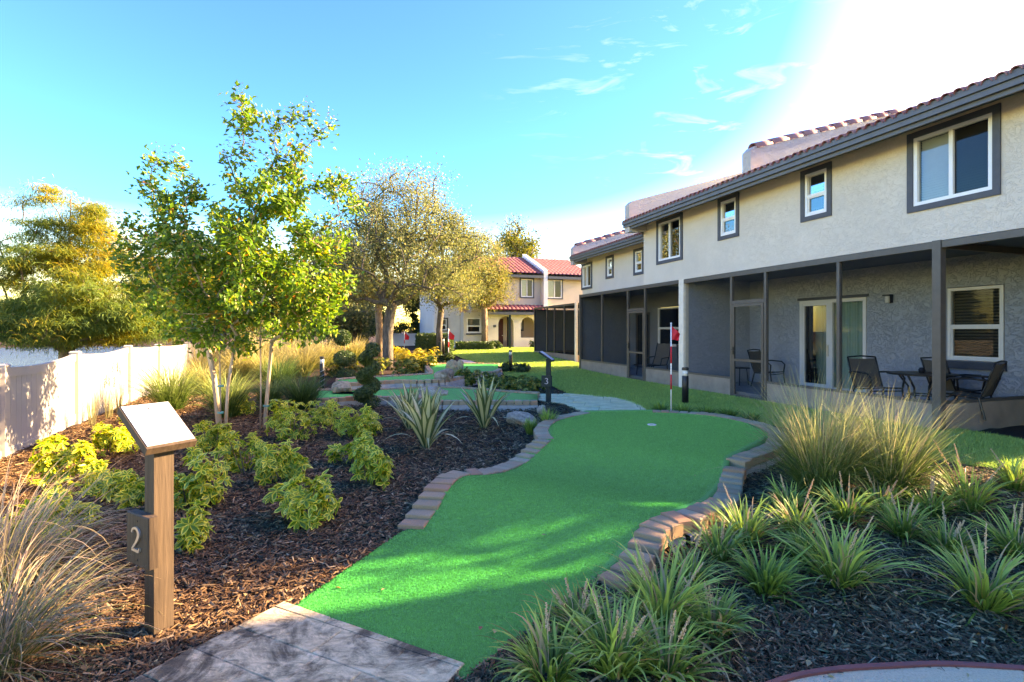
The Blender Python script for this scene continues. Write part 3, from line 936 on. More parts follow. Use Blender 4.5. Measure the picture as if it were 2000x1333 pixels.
# white turf lane with maroon edging, bottom right
wl = smooth_line(WHITE_PAD, 0.06)
sheet('white_turf_lane', [tuple(p) for p in wl] + [(2.6, 1.2), (0.8, 1.2)], M['turf_white'], 0.022, 0.5)
e = MB()
npt = len(wl)
for i in range(npt - 1):
    a = wl[i]; b = wl[i + 1]
    def nrm(k):
        d = wl[min(k + 1, npt - 1)] - wl[max(k - 1, 0)]; d = d / np.linalg.norm(d); return np.array([-d[1], d[0]])
    for lo, hi, z0, z1 in ((0.0, 0.024, -0.05, 0.034),):
        pa0, pa1 = a + nrm(i) * lo, a + nrm(i) * hi; pb0, pb1 = b + nrm(i + 1) * lo, b + nrm(i + 1) * hi
        e.quad((*pa0, z1), (*pb0, z1), (*(pb0 + pb1) / 2, z1 + .01), (*(pa0 + pa1) / 2, z1 + .01))
        e.quad((*(pa0 + pa1) / 2, z1 + .01), (*(pb0 + pb1) / 2, z1 + .01), (*pb1, z1), (*pa1, z1))
        e.quad((*pa0, z0), (*pb0, z0), (*pb0, z1), (*pa0, z1))
        e.quad((*pb1, z0), (*pa1, z0), (*pa1, z1), (*pb1, z1))
e.build('lawn_edging', M['edging'], None, True, label='curved maroon edging strip along the white turf lane at the bottom right corner', cat='edging')

# ---------------------------------------------------------------- main green carpet
def turf_h(x, y):
    v = 0.47 * np.asarray(x) + 0.88 * np.asarray(y)
    return 0.012 + 0.135 * sst(2.9, 3.75, v) - 0.115 * sst(3.85, 4.8, v) + 0.125 * sst(4.9, 5.8, v)

def carpet(name, L, Rr, hfun, mat, nu=46, step=0.05, skirt=0.05, label=None, cat=None):
    L = np.array(L, float); Rr = np.array(Rr, float)
    rows = [(L[0], Rr[0])]
    for i in range(len(L) - 1):
        d = max(np.linalg.norm(L[i + 1] - L[i]), np.linalg.norm(Rr[i + 1] - Rr[i]))
        n = max(1, int(d / step))
        for k in range(1, n + 1):
            rows.append((L[i] + (L[i + 1] - L[i]) * k / n, Rr[i] + (Rr[i + 1] - Rr[i]) * k / n))
    V = []
    for a, b in rows:
        t = np.linspace(0, 1, nu)[:, None]
        p = a + (b - a) * t
        z = hfun(p[:, 0], p[:, 1])
        q = np.concatenate([p, z[:, None]], 1)
        lo0 = q[0].copy(); lo0[2] -= skirt; lo1 = q[-1].copy(); lo1[2] -= skirt
        V.append(np.concatenate([[lo0], q, [lo1]], 0))
    first = V[0].copy(); first[:, 2] -= skirt; last = V[-1].copy(); last[:, 2] -= skirt
    V = np.array([first] + V + [last])
    n, m = V.shape[0], V.shape[1]
    ii = (np.arange(n - 1)[:, None] * m + np.arange(m - 1)[None, :]).ravel()
    F = np.stack([ii, ii + 1, ii + m + 1, ii + m], 1)
    return obj(name, npmesh(name, V.reshape(-1, 3), F, mat, True), label=label, cat=cat)

def widen(P, Q, k):
    P = np.array(P); Q = np.array(Q); d = (Q - P); d /= np.linalg.norm(d, axis=1)[:, None]
    return P - d * k, Q + d * k
gl, gr_ = widen(GREEN_LEFT, GREEN_RIGHT, 0.0)
gl2 = gl.copy(); gr2 = gr_.copy()
for i in range(2, len(gl)): gl2[i] -= (gr_[i] - gl[i]) / np.linalg.norm(gr_[i] - gl[i]) * 0.05
for i in range(2, len(gl)): gr2[i] += (gr_[i] - gl[i]) / np.linalg.norm(gr_[i] - gl[i]) * 0.06
gl2[-1] += (0, .12); gr2[-1] += (0, .12)
carpet('putting_green', gl2, gr2, lambda x, y: turf_h(x, y) + ground_z(x, y), M['turf'], label='large bright green putting carpet with humps running from the tee to the near red flag', cat='putting green')

# short carpet pile, standing up from the carpet
def pile(name, poly, n, hfun, mat, seed, ymax):
    r = np.random.default_rng(seed)
    poly = [tuple(p) for p in poly]
    xs = [p[0] for p in poly]; ys = [p[1] for p in poly]
    y = np.exp(r.uniform(math.log(min(ys)), math.log(min(ymax, max(ys))), n * 3)); x = r.uniform(min(xs), max(xs), n * 3)
    k = in_poly(x, y, poly); x, y = x[k][:n], y[k][:n]; n = len(x)
    z = hfun(x, y); a = r.uniform(0, 6.283, n); h = r.uniform(.005, .010, n); wd = 0.0009 * y
    l = r.uniform(-.006, .006, (n, 2))
    V = np.zeros((n, 3, 3))
    V[:, 0] = np.stack([x - np.sin(a) * wd, y + np.cos(a) * wd, z - .001], 1)
    V[:, 1] = np.stack([x + np.sin(a) * wd, y - np.cos(a) * wd, z - .001], 1)
    V[:, 2] = np.stack([x + l[:, 0], y + l[:, 1], z + h], 1)
    return obj(name, npmesh(name, V.reshape(-1, 3), np.arange(n * 3).reshape(-1, 3), mat), kind='stuff')
M['pile'] = m_leaf('green_pile', [(0.0, (0.0, 0.39, 0.10)), (0.5, (0.0, 0.49, 0.13)), (1.0, (0.0, 0.60, 0.165))], 0.2, 0.9, spec=0.02)
pile('carpet_pile', list(gl) + list(gr_[::-1]), 260000, lambda x, y: turf_h(x, y) + ground_z(x, y), M['pile'], 4, 9.0)

# brick edging, each brick its own object
brick_me = []
for k in range(5):
    r = random.Random(40 + k)
    m_ = MB()
    b = 0.010
    j = lambda: r.uniform(-.004, .004)
    m_.bevbox(-0.5 + j() * 5, 0.5 + j() * 5, -0.5, 0.5, 0, 1.0, 0.07)
    brick_me.append(m_.mesh('brick', M['brick']))
def bricks(line, side, parent, zfun, pitch=0.135, depth=0.20, h=0.085, seed=1, tilt=0.02):
    r = random.Random(seed)
    p = smooth_line(line, pitch)
    n = len(p)
    for i in range(n - 1):
        a, b = p[i], p[i + 1]
        d = (b - a); L = np.linalg.norm(d); d = d / L
        nn = np.array([-d[1], d[0]]) * side
        c = (a + b) / 2 + nn * (depth / 2 + r.uniform(-.006, .006))
        o = obj('brick', r.choice(brick_me), parent)
        dp = depth * r.uniform(.96, 1.02)
        ang = math.atan2(nn[1], nn[0]) + r.uniform(-.03, .03)
        o.location = (c[0] - parent.location[0], c[1] - parent.location[1], zfun((a + b)[0] / 2, (a + b)[1] / 2) - parent.location[2] + r.uniform(-.006, .006))
        o.scale = (dp, L * r.uniform(.90, .94), h)
        o.rotation_euler = (r.uniform(-tilt, tilt), r.uniform(-tilt, tilt), ang)
zt = lambda x, y: float(turf_h(x, y)) + gz(x, y) - 0.066
bl = thing('brick_border', 'weathered red brown brick border curving along the left side of the large green', 'brick border', (-0.6, 3.8, 0))
bricks(BRICK_LEFT, 1, bl, zt, 0.138, 0.21, seed=3)
bricks(BRICK_LEFT_FAR, 1, bl, zt, 0.125, 0.19, seed=4)
br = thing('brick_border', 'brick border on the right side of the large green, ending beside the strap leaf plants', 'brick border', (0.5, 3.1, 0))
bricks(BRICK_RIGHT, -1, br, lambda x, y: zt(x, y) + 0.008, 0.125, 0.20, h=0.092, seed=5)
bricks(BRICK_RIGHT_FAR, -1, br, zt, 0.13, 0.20, seed=6)
# concrete footing under the right bricks
ft = MB()
pl = smooth_line(BRICK_RIGHT[6:] + BRICK_RIGHT_FAR, 0.12)
for i in range(len(pl) - 1):
    d = pl[i + 1] - pl[i]; d /= np.linalg.norm(d); nn = np.array([d[1], -d[0]])
    a0, a1, b0, b1 = pl[i] + nn * .02, pl[i] + nn * .19, pl[i + 1] + nn * .02, pl[i + 1] + nn * .19
    z = zt(*pl[i]) - 0.012
    ft.quad((*a0, z), (*b0, z), (*b1, z), (*a1, z)); ft.quad((*a1, z), (*b1, z), (*b1, z - .12), (*a1, z - .12))
ft.build('footing', M['curb'], br, loc=(-0.5, -3.1, 0))

# the two far lanes: carpet, brick borders, concrete curb
def lane(front, back, top, label, seed, fskip=()):
    f = np.array(front); b = np.array(back)
    hf = lambda x, y: np.full(np.shape(x), top)
    # carpet() wants left/right rails: use front as the left rail, back as the right
    fs, bs = [], []
    g = carpet('putting_green', f, b, hf, M['turf'], 12, 0.3, 0.02, label[0], 'putting green')
    t = thing('brick_border', label[1], 'brick border', (float(f[0][0]), float(f[0][1]), 0))
    zz = lambda x, y: top - 0.05
    bricks([tuple(p) for p in f], -1, t, zz, 0.15, 0.14, 0.085, seed)
    bricks([tuple(p) for p in b], 1, t, zz, 0.15, 0.14, 0.085, seed + 1)
    # curb below the bricks
    for line, sd in ((f, -1), (b, 1)):
        m_ = MB()
        pl = smooth_line(line, 0.15)
        for i in range(len(pl) - 1):
            d = pl[i + 1] - pl[i]; d /= np.linalg.norm(d); nn = np.array([-d[1], d[0]]) * sd
            a0, a1, b0, b1 = pl[i] - nn * .02, pl[i] + nn * .15, pl[i + 1] - nn * .02, pl[i + 1] + nn * .15
            z = top - 0.052
            m_.quad((*a0, z), (*b0, z), (*b1, z), (*a1, z)); m_.quad((*a1, z), (*b1, z), (*b1, -.1), (*a1, -.1))
            m_.quad((*a0, z), (*b0, z), (*b0, -.1), (*a0, -.1))
        m_.build('curb', M['curb'], t, loc=(-float(f[0][0]), -float(f[0][1]), 0))
lane(LANE3_FRONT, LANE3_BACK, 0.135, ('middle green putting lane lying crosswise behind the sword leaf plants', 'dark brick border on a low concrete curb around the middle putting lane'), 60)
lane(LANE4_FRONT, LANE4_BACK, 0.285, ('farthest green putting lane widening to the right under the boulders', 'dark brick border on a raised concrete curb around the farthest putting lane'), 70)

bt = MB(); bt.lathe([(0.0001, 0), (0.42, 0)], 28)
o = bt.build('tee_mat', M['blue'], None, loc=(-3.55, 11.25, 0.141), label='blue carpet tee spot on the middle lane behind the spiral topiary', cat='tee mat')
o.scale = (1.0, 0.45, 1)
pb = MB(); pb.lathe([(0.0001, 0.03), (0.3, 0.03), (0.6, 0.0)], 18)
pb.build('pebble_bed', M['pebbles'], None, loc=(-4.55, 12.6, 0.0), kind='stuff')

# hole cup
hc = MB(); hc.lathe([(0.0001, 0.0), (0.042, 0.0)], 20)
t = thing('hole_cup', 'white rimmed hole in the far end of the large green', 'golf hole', (1.95, 7.14, float(turf_h(1.95, 7.14)) + gz(1.95, 7.14) + 0.004))
hc.build('hole', M['black'], t)
hr = MB(); hr.lathe([(0.042, 0.0), (0.045, 0.008), (0.06, 0.008), (0.062, 0.0)], 20)
hr.build('rim', M['white'], t)

# ---------------------------------------------------------------- mulch chips
def chips(n, seed):
    r = np.random.default_rng(seed)
    y = np.exp(r.uniform(math.log(1.6), math.log(12.5), n * 3))
    x = r.uniform(-1.12, 1.12, n * 3) * y
    tee = [tuple(p) for p in TEE_PATH]
    k = (x > -0.43 * y - 3.4) & ~in_poly(x, y, [tuple(p) for p in list(gl) + list(gr_[::-1])]) & ~in_poly(x, y, tee) & ~in_poly(x, y, LAWN_POLY) & ~in_poly(x, y, FAR_PATH)
    k &= ~in_poly(x, y, [tuple(p) for p in wl] + [(2.6, 1.2), (0.8, 1.2)])
    k &= ~in_poly(x, y, list(LANE3_FRONT) + list(LANE3_BACK)[::-1]) & ~in_poly(x, y, list(LANE4_FRONT) + list(LANE4_BACK)[::-1])
    k &= (x * N[0] + y * N[1] < 7.9)
    x, y = x[k][:n], y[k][:n]; n = len(x)
    z = ground_z(x, y) + r.uniform(-0.012, 0.022, n)
    a = r.uniform(0, 6.283, n); tl = r.normal(0, 0.28, n); ro = r.normal(0, 0.5, n)
    L = r.uniform(.012, .038, n) * np.where(r.random(n) < .1, 1.5, 1) * (0.75 + y * .06); W = r.uniform(.0025, .0065, n) * (0.75 + y * .12)
    d = np.stack([np.cos(a) * np.cos(tl), np.sin(a) * np.cos(tl), np.sin(tl)], 1)
    s_ = np.stack([-np.sin(a) * np.cos(ro), np.cos(a) * np.cos(ro), np.sin(ro)], 1)
    u_ = np.cross(d, s_)
    c = np.stack([x, y, z], 1)
    T = (W * 0.5)[:, None]
    tp_ = r.uniform(.35, 1, n)[:, None]
    Wv = W[:, None]; Lv = L[:, None]
    V = np.stack([c - d * Lv - s_ * Wv, c - d * Lv + s_ * Wv, c + d * Lv + s_ * Wv * tp_, c + d * Lv - s_ * Wv * tp_,
                  c - d * Lv * .9 + u_ * T, c + d * Lv * .92 + u_ * T], 1)
    base = (np.arange(n) * 6)[:, None]
    F = np.concatenate([base + np.array([[0, 4, 5, 3]]), base + np.array([[4, 1, 2, 5]])], 0)
    return V.reshape(-1, 3), F
V, F = chips(150000, 9)
obj('mulch', npmesh('mulch', V, F, M['chip']), kind='stuff')

# ================================================================ BUILDINGS
def wall_holes(m_, f, s0, s1, z0, z1, holes, depth, mi=0):
    """front face in coordinates f(s, z, d) with rectangular holes and reveals"""
    ss_ = sorted(set([s0, s1] + [h[0] for h in holes] + [h[1] for h in holes]))
    zs_ = sorted(set([z0, z1] + [h[2] for h in holes] + [h[3] for h in holes]))
    for i in range(len(ss_) - 1):
        for j in range(len(zs_) - 1):
            cs, cz = (ss_[i] + ss_[i + 1]) / 2, (zs_[j] + zs_[j + 1]) / 2
            if any(h[0] < cs < h[1] and h[2] < cz < h[3] for h in holes): continue
            m_.quad(f(ss_[i], zs_[j], 0), f(ss_[i + 1], zs_[j], 0), f(ss_[i + 1], zs_[j + 1], 0), f(ss_[i], zs_[j + 1], 0), mi)
    for a, b, c, d in holes:
        m_.quad(f(a, c, 0), f(a, d, 0), f(a, d, depth), f(a, c, depth), mi)
        m_.quad(f(b, c, 0), f(b, d, 0), f(b, d, depth), f(b, c, depth), mi)
        m_.quad(f(a, c, 0), f(b, c, 0), f(b, c, depth), f(a, c, depth), mi)
        m_.quad(f(a, d, 0), f(b, d, 0), f(b, d, depth), f(a, d, depth), mi)

def fbox(m_, f, s0, s1, z0, z1, d0, d1, mi=0):
    p = [f(s, z, d) for d in (d0, d1) for z in (z0, z1) for s in (s0, s1)]
    m_.add(p, [(0, 1, 3, 2), (4, 6, 7, 5), (0, 4, 5, 1), (2, 3, 7, 6), (0, 2, 6, 4), (1, 5, 7, 3)], mi)

def ring(m_, f, a, b, c, d, wd, d0, d1, mi=0):
    fbox(m_, f, a, b, c, c + wd, d0, d1, mi); fbox(m_, f, a, b, d - wd, d, d0, d1, mi)
    fbox(m_, f, a, a + wd, c + wd, d - wd, d0, d1, mi); fbox(m_, f, b - wd, b, c + wd, d - wd, d0, d1, mi)

def window(parent, f, s0, s1, z0, z1, style, trim=0.085, flip=False, blinds='light', trimmat='trim'):
    """trim ring, white frame, panes and a blind; s0..z1 are the outside of the trim"""
    a, b, c, d = s0 + trim, s1 - trim, z0 + trim, z1 - trim
    fr = MB(); ring(fr, f, a, b, c, d, 0.05, -0.012, 0.06)
    win = fr.build('window', M['white'], parent)
    if trim > 0.02:
        t_ = MB(); ring(t_, f, s0, s1, z0, z1, trim - 0.002, -0.028, 0.012)
        t_.build('trim', M[trimmat], win)
    ai, bi, ci, di = a + 0.05, b - 0.05, c + 0.05, d - 0.05
    sa = MB()
    panes = []
    if style == 'slider':
        mid = (a + b) / 2
        fbox(sa, f, mid - 0.025, mid + 0.025, ci, di, -0.008, 0.05)
        panes = [(ai, mid - 0.025, ci, di, 0), (mid + 0.025, bi, ci, di, 1)]
    else:
        mid = c + (d - c) * 0.47
        fbox(sa, f, ai, bi, mid - 0.025, mid + 0.025, -0.008, 0.05)
        ring(sa, f, ai, bi, ci, mid - 0.025, 0.022, 0.004, 0.045)
        panes = [(ai, bi, mid + 0.025, di, 0), (ai, bi, ci, mid - 0.025, 1)]
    sa.build('sash', M['white'], win)
    for (p0, p1, q0, q1, k) in panes:
        dark = (k == 1) != flip
        g = MB()
        g.quad(f(p0, q0, 0.032), f(p1, q0, 0.032), f(p1, q1, 0.032), f(p0, q1, 0.032))
        g.build('pane', M['glass_porch' if blinds == 'dark' else ('glass_dark' if dark else 'glass')], win)
    bl_ = MB()
    sp_ = 0.035 if blinds == 'light' else 0.05
    n = max(6, int((di - ci) / sp_))
    for k in range(n):
        z = ci + (di - ci) * (k + .5) / n
        bl_.quad(f(ai, z - sp_ * .37, .100), f(bi, z - sp_ * .37, .100), f(bi, z + sp_ * (.49 if sp_ < .04 else .2), .080), f(ai, z + sp_ * (.49 if sp_ < .04 else .2), .080))
    bl_.build('blind', M['blind' if blinds == 'light' else 'blind_dark'], win)
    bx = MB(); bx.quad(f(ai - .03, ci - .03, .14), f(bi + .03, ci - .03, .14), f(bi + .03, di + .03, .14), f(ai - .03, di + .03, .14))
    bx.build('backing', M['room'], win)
    return win

def tile_field(m_, s0, s1, t0, t1, zf, pitch, course, amp=0.035):
    """wavy tiled slope in row coordinates: rolls across s, stepped courses up the slope"""
    ns = int((s1 - s0) / pitch) * 6
    ncs = max(1, int(abs(t1 - t0) / course))
    sg = np.linspace(s0, s1, ns + 1)
    wave = amp * np.abs(np.sin((sg - s0) / pitch * math.pi)) 
    o = len(m_.v); m = ns + 1
    rows = []
    for k in range(ncs):
        ta = t0 + (t1 - t0) * k / ncs; tb = t0 + (t1 - t0) * (k + 1) / ncs
        for t_, up in ((ta, 0.022), (tb, 0.0)):
            rows.append([(t_, s_, zf(t_) + w_ + up) for s_, w_ in zip(sg, wave)])
    for r_ in rows: m_.v.extend([tuple(map(float, p)) for p in r_])
    for i in range(len(rows) - 1):
        for j in range(ns):
            m_.f.append((o + i * m + j, o + i * m + j + 1, o + (i + 1) * m + j + 1, o + (i + 1) * m + j)); m_.m.append(0)

def barrel_mesh(r_, L, name, th=0.012, n=7, taper=0.88):
    m_ = MB()
    vv = []
    for y, k in ((0, 1.0), (L, taper)):
        for rad in (r_ * k, (r_ - th) * k):
            for i in range(n + 1):
                a = math.pi * i / n
                vv.append((y, rad * math.cos(a), rad * math.sin(a)))
    q = n + 1
    ff = []
    for i in range(n):
        ff += [(i, i + 1, 2 * q + i + 1, 2 * q + i), (q + i + 1, q + i, 3 * q + i, 3 * q + i + 1), (i + 1, i, q + i, q + i + 1), (2 * q + i, 2 * q + i + 1, 3 * q + i + 1, 3 * q + i)]
    m_.add(vv, ff)
    return m_.mesh(name, M['tile'], True)

SLOPE = 0.31
def townhouse(label, s0, s1, t0, zbase, ztop, zlow, windows, parapets, detailed=True, tback=7.0):
    """upper storey of the row: stucco walls, windows, gutter board, tiled roof, party-wall parapets"""
    x, y = row(0, 0)
    H_ = thing('townhouse', label, 'house', (x, y, 0), ROWROT)
    f = lambda s, z, d: (t0 + d, s, z)
    m_ = MB()
    wall_holes(m_, f, s0, s1, zlow, ztop, [(a + .07, b - .07, c + .07, d - .07) for (a, b, c, d, *_) in windows], 0.14)
    m_.quad((t0, s0, zlow), (tback, s0, zlow), (tback, s0, ztop), (t0, s0, ztop))
    m_.quad((t0, s1, zlow), (tback, s1, zlow), (tback, s1, ztop), (t0, s1, ztop))
    m_.quad((tback, s0, 0), (tback, s1, 0), (tback, s1, ztop), (tback, s0, ztop))
    m_.quad((t0, s0, zlow), (t0, s1, zlow), (2.3, s1, zlow), (2.3, s0, zlow))
    m_.build('wall', M['stucco'], H_)
    for (a, b, c, d, st, fl) in windows:
        window(H_, f, a, b, c, d, st, flip=fl)
    te = t0 - 0.5
    ztile = ztop + 0.02
    zf = lambda t_: ztile + SLOPE * (t_ - te) if t_ <= 3.5 else ztile + SLOPE * (3.5 - te) - SLOPE * (t_ - 3.5)
    # gutter board and soffit
    g = MB()
    g.box(te - 0.03, te, s0 - 0.1, s1 + 0.12, ztop - 0.23, ztop - 0.02)
    g.box(te - 0.12, te - 0.03, s0 - 0.1, s1 + 0.12, ztop - 0.09, ztop + 0.0)
    g.box(te - 0.085, te - 0.03, s0 - 0.1, s1 + 0.12, ztop - 0.17, ztop - 0.095)
    g.box(te, t0 + 0.0, s0 - 0.1, s1 + 0.12, ztop - 0.06, ztop - 0.03)
    g.build('fascia', M['fascia'], H_)
    rm = MB()
    rm.quad((te, s0 - .1, ztile - .02), (te, s1 + .1, ztile - .02), (3.5, s1 + .1, zf(3.5) - .02), (3.5, s0 - .1, zf(3.5) - .02))
    rm.quad((3.5, s0 - .1, zf(3.5) - .02), (3.5, s1 + .1, zf(3.5) - .02), (tback + .5, s1 + .1, zf(tback + .5) - .02), (tback + .5, s0 - .1, zf(tback + .5) - .02))
    rm.quad((te, s0, ztile - .05), (3.5, s0, zf(3.5) - .05), (3.5, s0, ztop - .05), (te, s0, ztop - .3))
    rm.quad((te, s1, ztile - .05), (3.5, s1, zf(3.5) - .05), (3.5, s1, ztop - .05), (te, s1, ztop - .3))
    roof = rm.build('roof', M['fascia'], H_)
    tf = MB()
    tile_field(tf, s0 - .1, s1 + .1, te + 0.30, 3.5, zf, 0.145, 0.36)
    tile_field(tf, s0 - .1, s1 + .1, 3.5, tback + .5, zf, 0.145, 0.36)
    tf.build('tile_courses', M['tile'], roof, True, kind='stuff')
    if detailed:
        bme = barrel_mesh(0.062, 0.36, 'roof_tile')
        n = int((s1 - s0 + .2) / 0.145)
        for k in range(n):
            s_ = s0 - .1 + (k + .5) * 0.145
            o = obj('roof_tile', bme, roof, (te - 0.14 + random.uniform(-.01, .01), s_, zf(te) - 0.055 + random.uniform(-.004, .004)))
            o.rotation_euler = (0, -math.atan(SLOPE), 0)
    cme = barrel_mesh(0.13, 0.46, 'cap_tile', 0.015, 8)
    for (ps, drop, capped) in parapets:
        pm = MB()
        w_ = 0.11
        ta, tb = te - 0.06, 3.7
        za = ztop + (0.54 if ztop > 4.4 else 0.40)
        poly = [(ta, ztop - drop), (ta, za - 0.10), (ta + 0.10, za), (tb, za + SLOPE * (tb - ta - .1)), (tb, ztop + .3), (te + 0.4, ztop - drop + .05)]
        pm.add([(p[0], ps - w_, p[1]) for p in poly] + [(p[0], ps + w_, p[1]) for p in poly],
               [(0, 1, 2, 3, 4, 5), (11, 10, 9, 8, 7, 6)] + [(i, (i + 1) % 6, 6 + (i + 1) % 6, 6 + i) for i in range(6)])
        pr = pm.build('parapet', M['parapet'], H_)
        if capped:
            k = 0
            t_ = ta + 0.16
            while t_ < tb - .3:
                o = obj('cap_tile', cme, pr, (t_, ps, za + SLOPE * (t_ - ta - .1) - 0.045 + random.uniform(-.006, .006)))
                o.rotation_euler = (0, -math.atan(SLOPE) + random.uniform(-.02, .02), random.uniform(-.02, .02))
                t_ += 0.40
    return H_

fA = lambda s, z, d: (d, s, z)
HA = townhouse('near beige stucco townhouse with big slider window at right and a screened porch below', 3.52, 12.47, 0.0, 0, 4.53, 2.78,
    [(4.26, 5.40, 3.25, 4.42, 'slider', True), (6.65, 7.27, 3.49, 4.425, 'hung', False), (8.82, 9.46, 3.52, 4.455, 'hung', False), (10.72, 11.83, 3.27, 4.445, 'slider', True)],
    [(3.62, 0.15, True), (8.02, 0.0, True), (12.42, 0.32, False)])
HB = townhouse('farther beige stucco townhouse set back beyond the near one, left end of the row', 12.60, 17.30, 0.6, 0, 4.26, 2.82,
    [(16.75, 17.62, 3.05, 4.03, 'slider', True), (15.19, 15.72, 3.28, 4.06, 'hung', False), (13.38, 13.95, 3.22, 4.03, 'hung', False)],
    [(17.3, 0.32, True)])

# ground floor of the near house: recessed slate walls, porch slab, ceiling, knee wall, screens
def porch(H_, s0, s1, t1, zfloor, zknee, ztop, mull, door, transom, posts, wall_holes_, wallmat='stucco_grey', side=None, shade='screen', white=()):
    f = lambda s, z, d: (t1 + d, s, z)
    m_ = MB()
    wall_holes(m_, f, s0, s1, 0, ztop, wall_holes_, 0.12)
    m_.quad((0.05, s1, 0), (t1, s1, 0), (t1, s1, ztop), (0.05, s1, ztop))
    m_.build('porch_wall', M[wallmat], H_)
    c = MB(); c.quad((0.0, s0, ztop - 0.008), (0.0, s1, ztop - 0.008), (t1, s1, ztop - 0.008), (t1, s0, ztop - 0.008))
    c.build('porch_ceiling', M['ceiling'], H_)
    sl = MB(); sl.box(0.06, t1 - 0.002, s0 + .01, s1 - .01, -0.1, zfloor)
    sl.build('porch_floor', M['slab'], H_)
    # knee wall, broken at the door
    k = MB()
    segs = [(s0, s1)]
    if door: segs = [(s0, door[0] - .03), (door[1] + .03, s1)]
    for a, b in segs: k.box(-0.02, 0.055, a, b, -0.1, zknee)
    if side: k.box(0.056, t1 - .004, s0 - 0.0, s0 + 0.075, -0.1, zknee)
    k.build('knee_wall', M['knee'], H_)
    r_ = MB()
    r_.box(-0.045, 0.03, s0, s1, ztop - 0.11, ztop - 0.012)
    for a, b in segs: r_.box(-0.028, 0.03, a, b, zknee + .002, zknee + 0.045)
    if side:
        r_.box(0.032, t1 - .01, s0 + .005, s0 + 0.065, ztop - 0.11, ztop - 0.014)
        r_.box(0.057, t1 - .01, s0 + .01, s0 + 0.065, zknee + .002, zknee + .045)
    r_.build('screen_rail', M['frame'], H_)
    for s_, wd in mull:
        q = MB(); q.box(-0.035, 0.028, s_ - wd / 2, s_ + wd / 2, zknee + .047 if not door or not (door[0] - .1 < s_ < door[1] + .1) else 0.02, ztop - 0.112)
        q.build('mullion', M['frame'], H_)
    for s_, a0, a1, wd, mt in posts:
        q = MB(); q.box(a0, a1, s_ - wd / 2, s_ + wd / 2, -0.05, ztop - 0.002)
        q.build('post', M[mt], H_)
    cuts = sorted([s0] + [s_ for s_, _ in mull] + [s1])
    for a, b in zip(cuts[:-1], cuts[1:]):
        lo = zknee
        if door and abs((a + b) / 2 - (door[0] + door[1]) / 2) < 0.3: lo = door[2]
        q = MB(); q.quad((0.012, a + .01, lo + .01), (0.012, b - .01, lo + .01), (0.012, b - .01, ztop - .05), (0.012, a + .01, ztop - .05))
        q.build('screen_panel', M[shade], H_)
    if side:
        q = MB(); q.quad((0.05, s0 + .035, zknee), (t1 - .01, s0 + .035, zknee), (t1 - .01, s0 + .035, ztop - .05), (0.05, s0 + .035, ztop - .05))
        q.build('screen_panel', M[shade], H_)
    if door:
        a, b, zt_ = door
        d_ = MB()
        g_ = lambda s, z, d: (d, s, z)
        ring(d_, g_, a + .012, b - .012, 0.1, zt_ - .05, 0.055, -0.04, 0.0)
        fbox(d_, g_, a + .067, b - .067, 0.86, 0.91, -0.036, -0.004)
        D_ = d_.build('screen_door', M['frame'], H_)
        q = MB(); q.quad((-0.018, a + .05, .14), (-0.018, b - .05, .14), (-0.018, b - .05, zt_ - .08), (-0.018, a + .05, zt_ - .08))
        q.build('door_screen', M[shade], D_)
        h_ = MB(); h_.box(-0.062, -0.041, b - .075, b - .035, 1.0, 1.16); h_.tube([(-0.062, b - .055, 1.1), (-0.10, b - .055, 1.1), (-0.10, b - .16, 1.1)], 0.010)
        h_.build('handle', M['black'], D_)
        tr_ = MB(); tr_.box(-0.038, 0.03, a, b, zt_ - .045, zt_ + .03)
        tr_.build('transom_rail', M['frame'], H_)

TB = 2.0
porch(HA, 4.96, 10.66, TB, 0.20, 0.46, 2.78, [(6.51, .055), (8.09, .06), (9.03, .06)], (8.12, 9.00, 2.12), True,
      [(4.98, -0.06, 0.05, .11, 'frame'), (10.73, -0.05, 0.10, .19, 'beige_post')],
      [(7.54, 9.14, 0.21, 2.19), (5.28, 6.10, 0.99, 2.25)], side=True)
porch(HB, 10.85, 16.5, TB, 0.20, 0.46, 2.79, [(12.37, .06), (13.28, .06), (14.86, .055)], (12.40, 13.25, 2.12), True,
      [(16.46, -0.05, 0.05, .08, 'frame')],
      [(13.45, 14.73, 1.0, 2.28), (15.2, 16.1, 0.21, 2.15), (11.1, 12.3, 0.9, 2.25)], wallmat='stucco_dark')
fT = lambda s, z, d: (TB + d, s, z)
window(HA, fT, 5.28, 6.10, 0.99, 2.25, 'hung', trim=0.012, blinds='dark')
window(HB, fT, 11.1, 12.3, 0.9, 2.25, 'hung', trim=0.012, blinds='dark')
window(HB, fT, 13.45, 14.73, 1.0, 2.28, 'hung', trim=0.012, blinds='dark')
# lintel boards over the openings
lm = MB(); fbox(lm, fT, 7.50, 9.18, 2.195, 2.25, -0.02, 0.01); lm.build('lintel', M['trim'], HA)
lm = MB(); lm.quad((0.0, 3.53, 2.772), (0.0, 4.955, 2.772), (6.9, 4.955, 2.772), (6.9, 3.53, 2.772)); lm.build('porch_ceiling', M['ceiling'], HA)
lm = MB(); lm.box(-.045, .03, 3.53, 4.92, 2.67, 2.765); lm.build('screen_rail', M['frame'], HA)
# sill box under the right porch window
lm = MB(); fbox(lm, fT, 5.25, 6.13, 0.86, 0.985, -0.05, 0.0); lm.build('window_sill', M['trim'], HA)
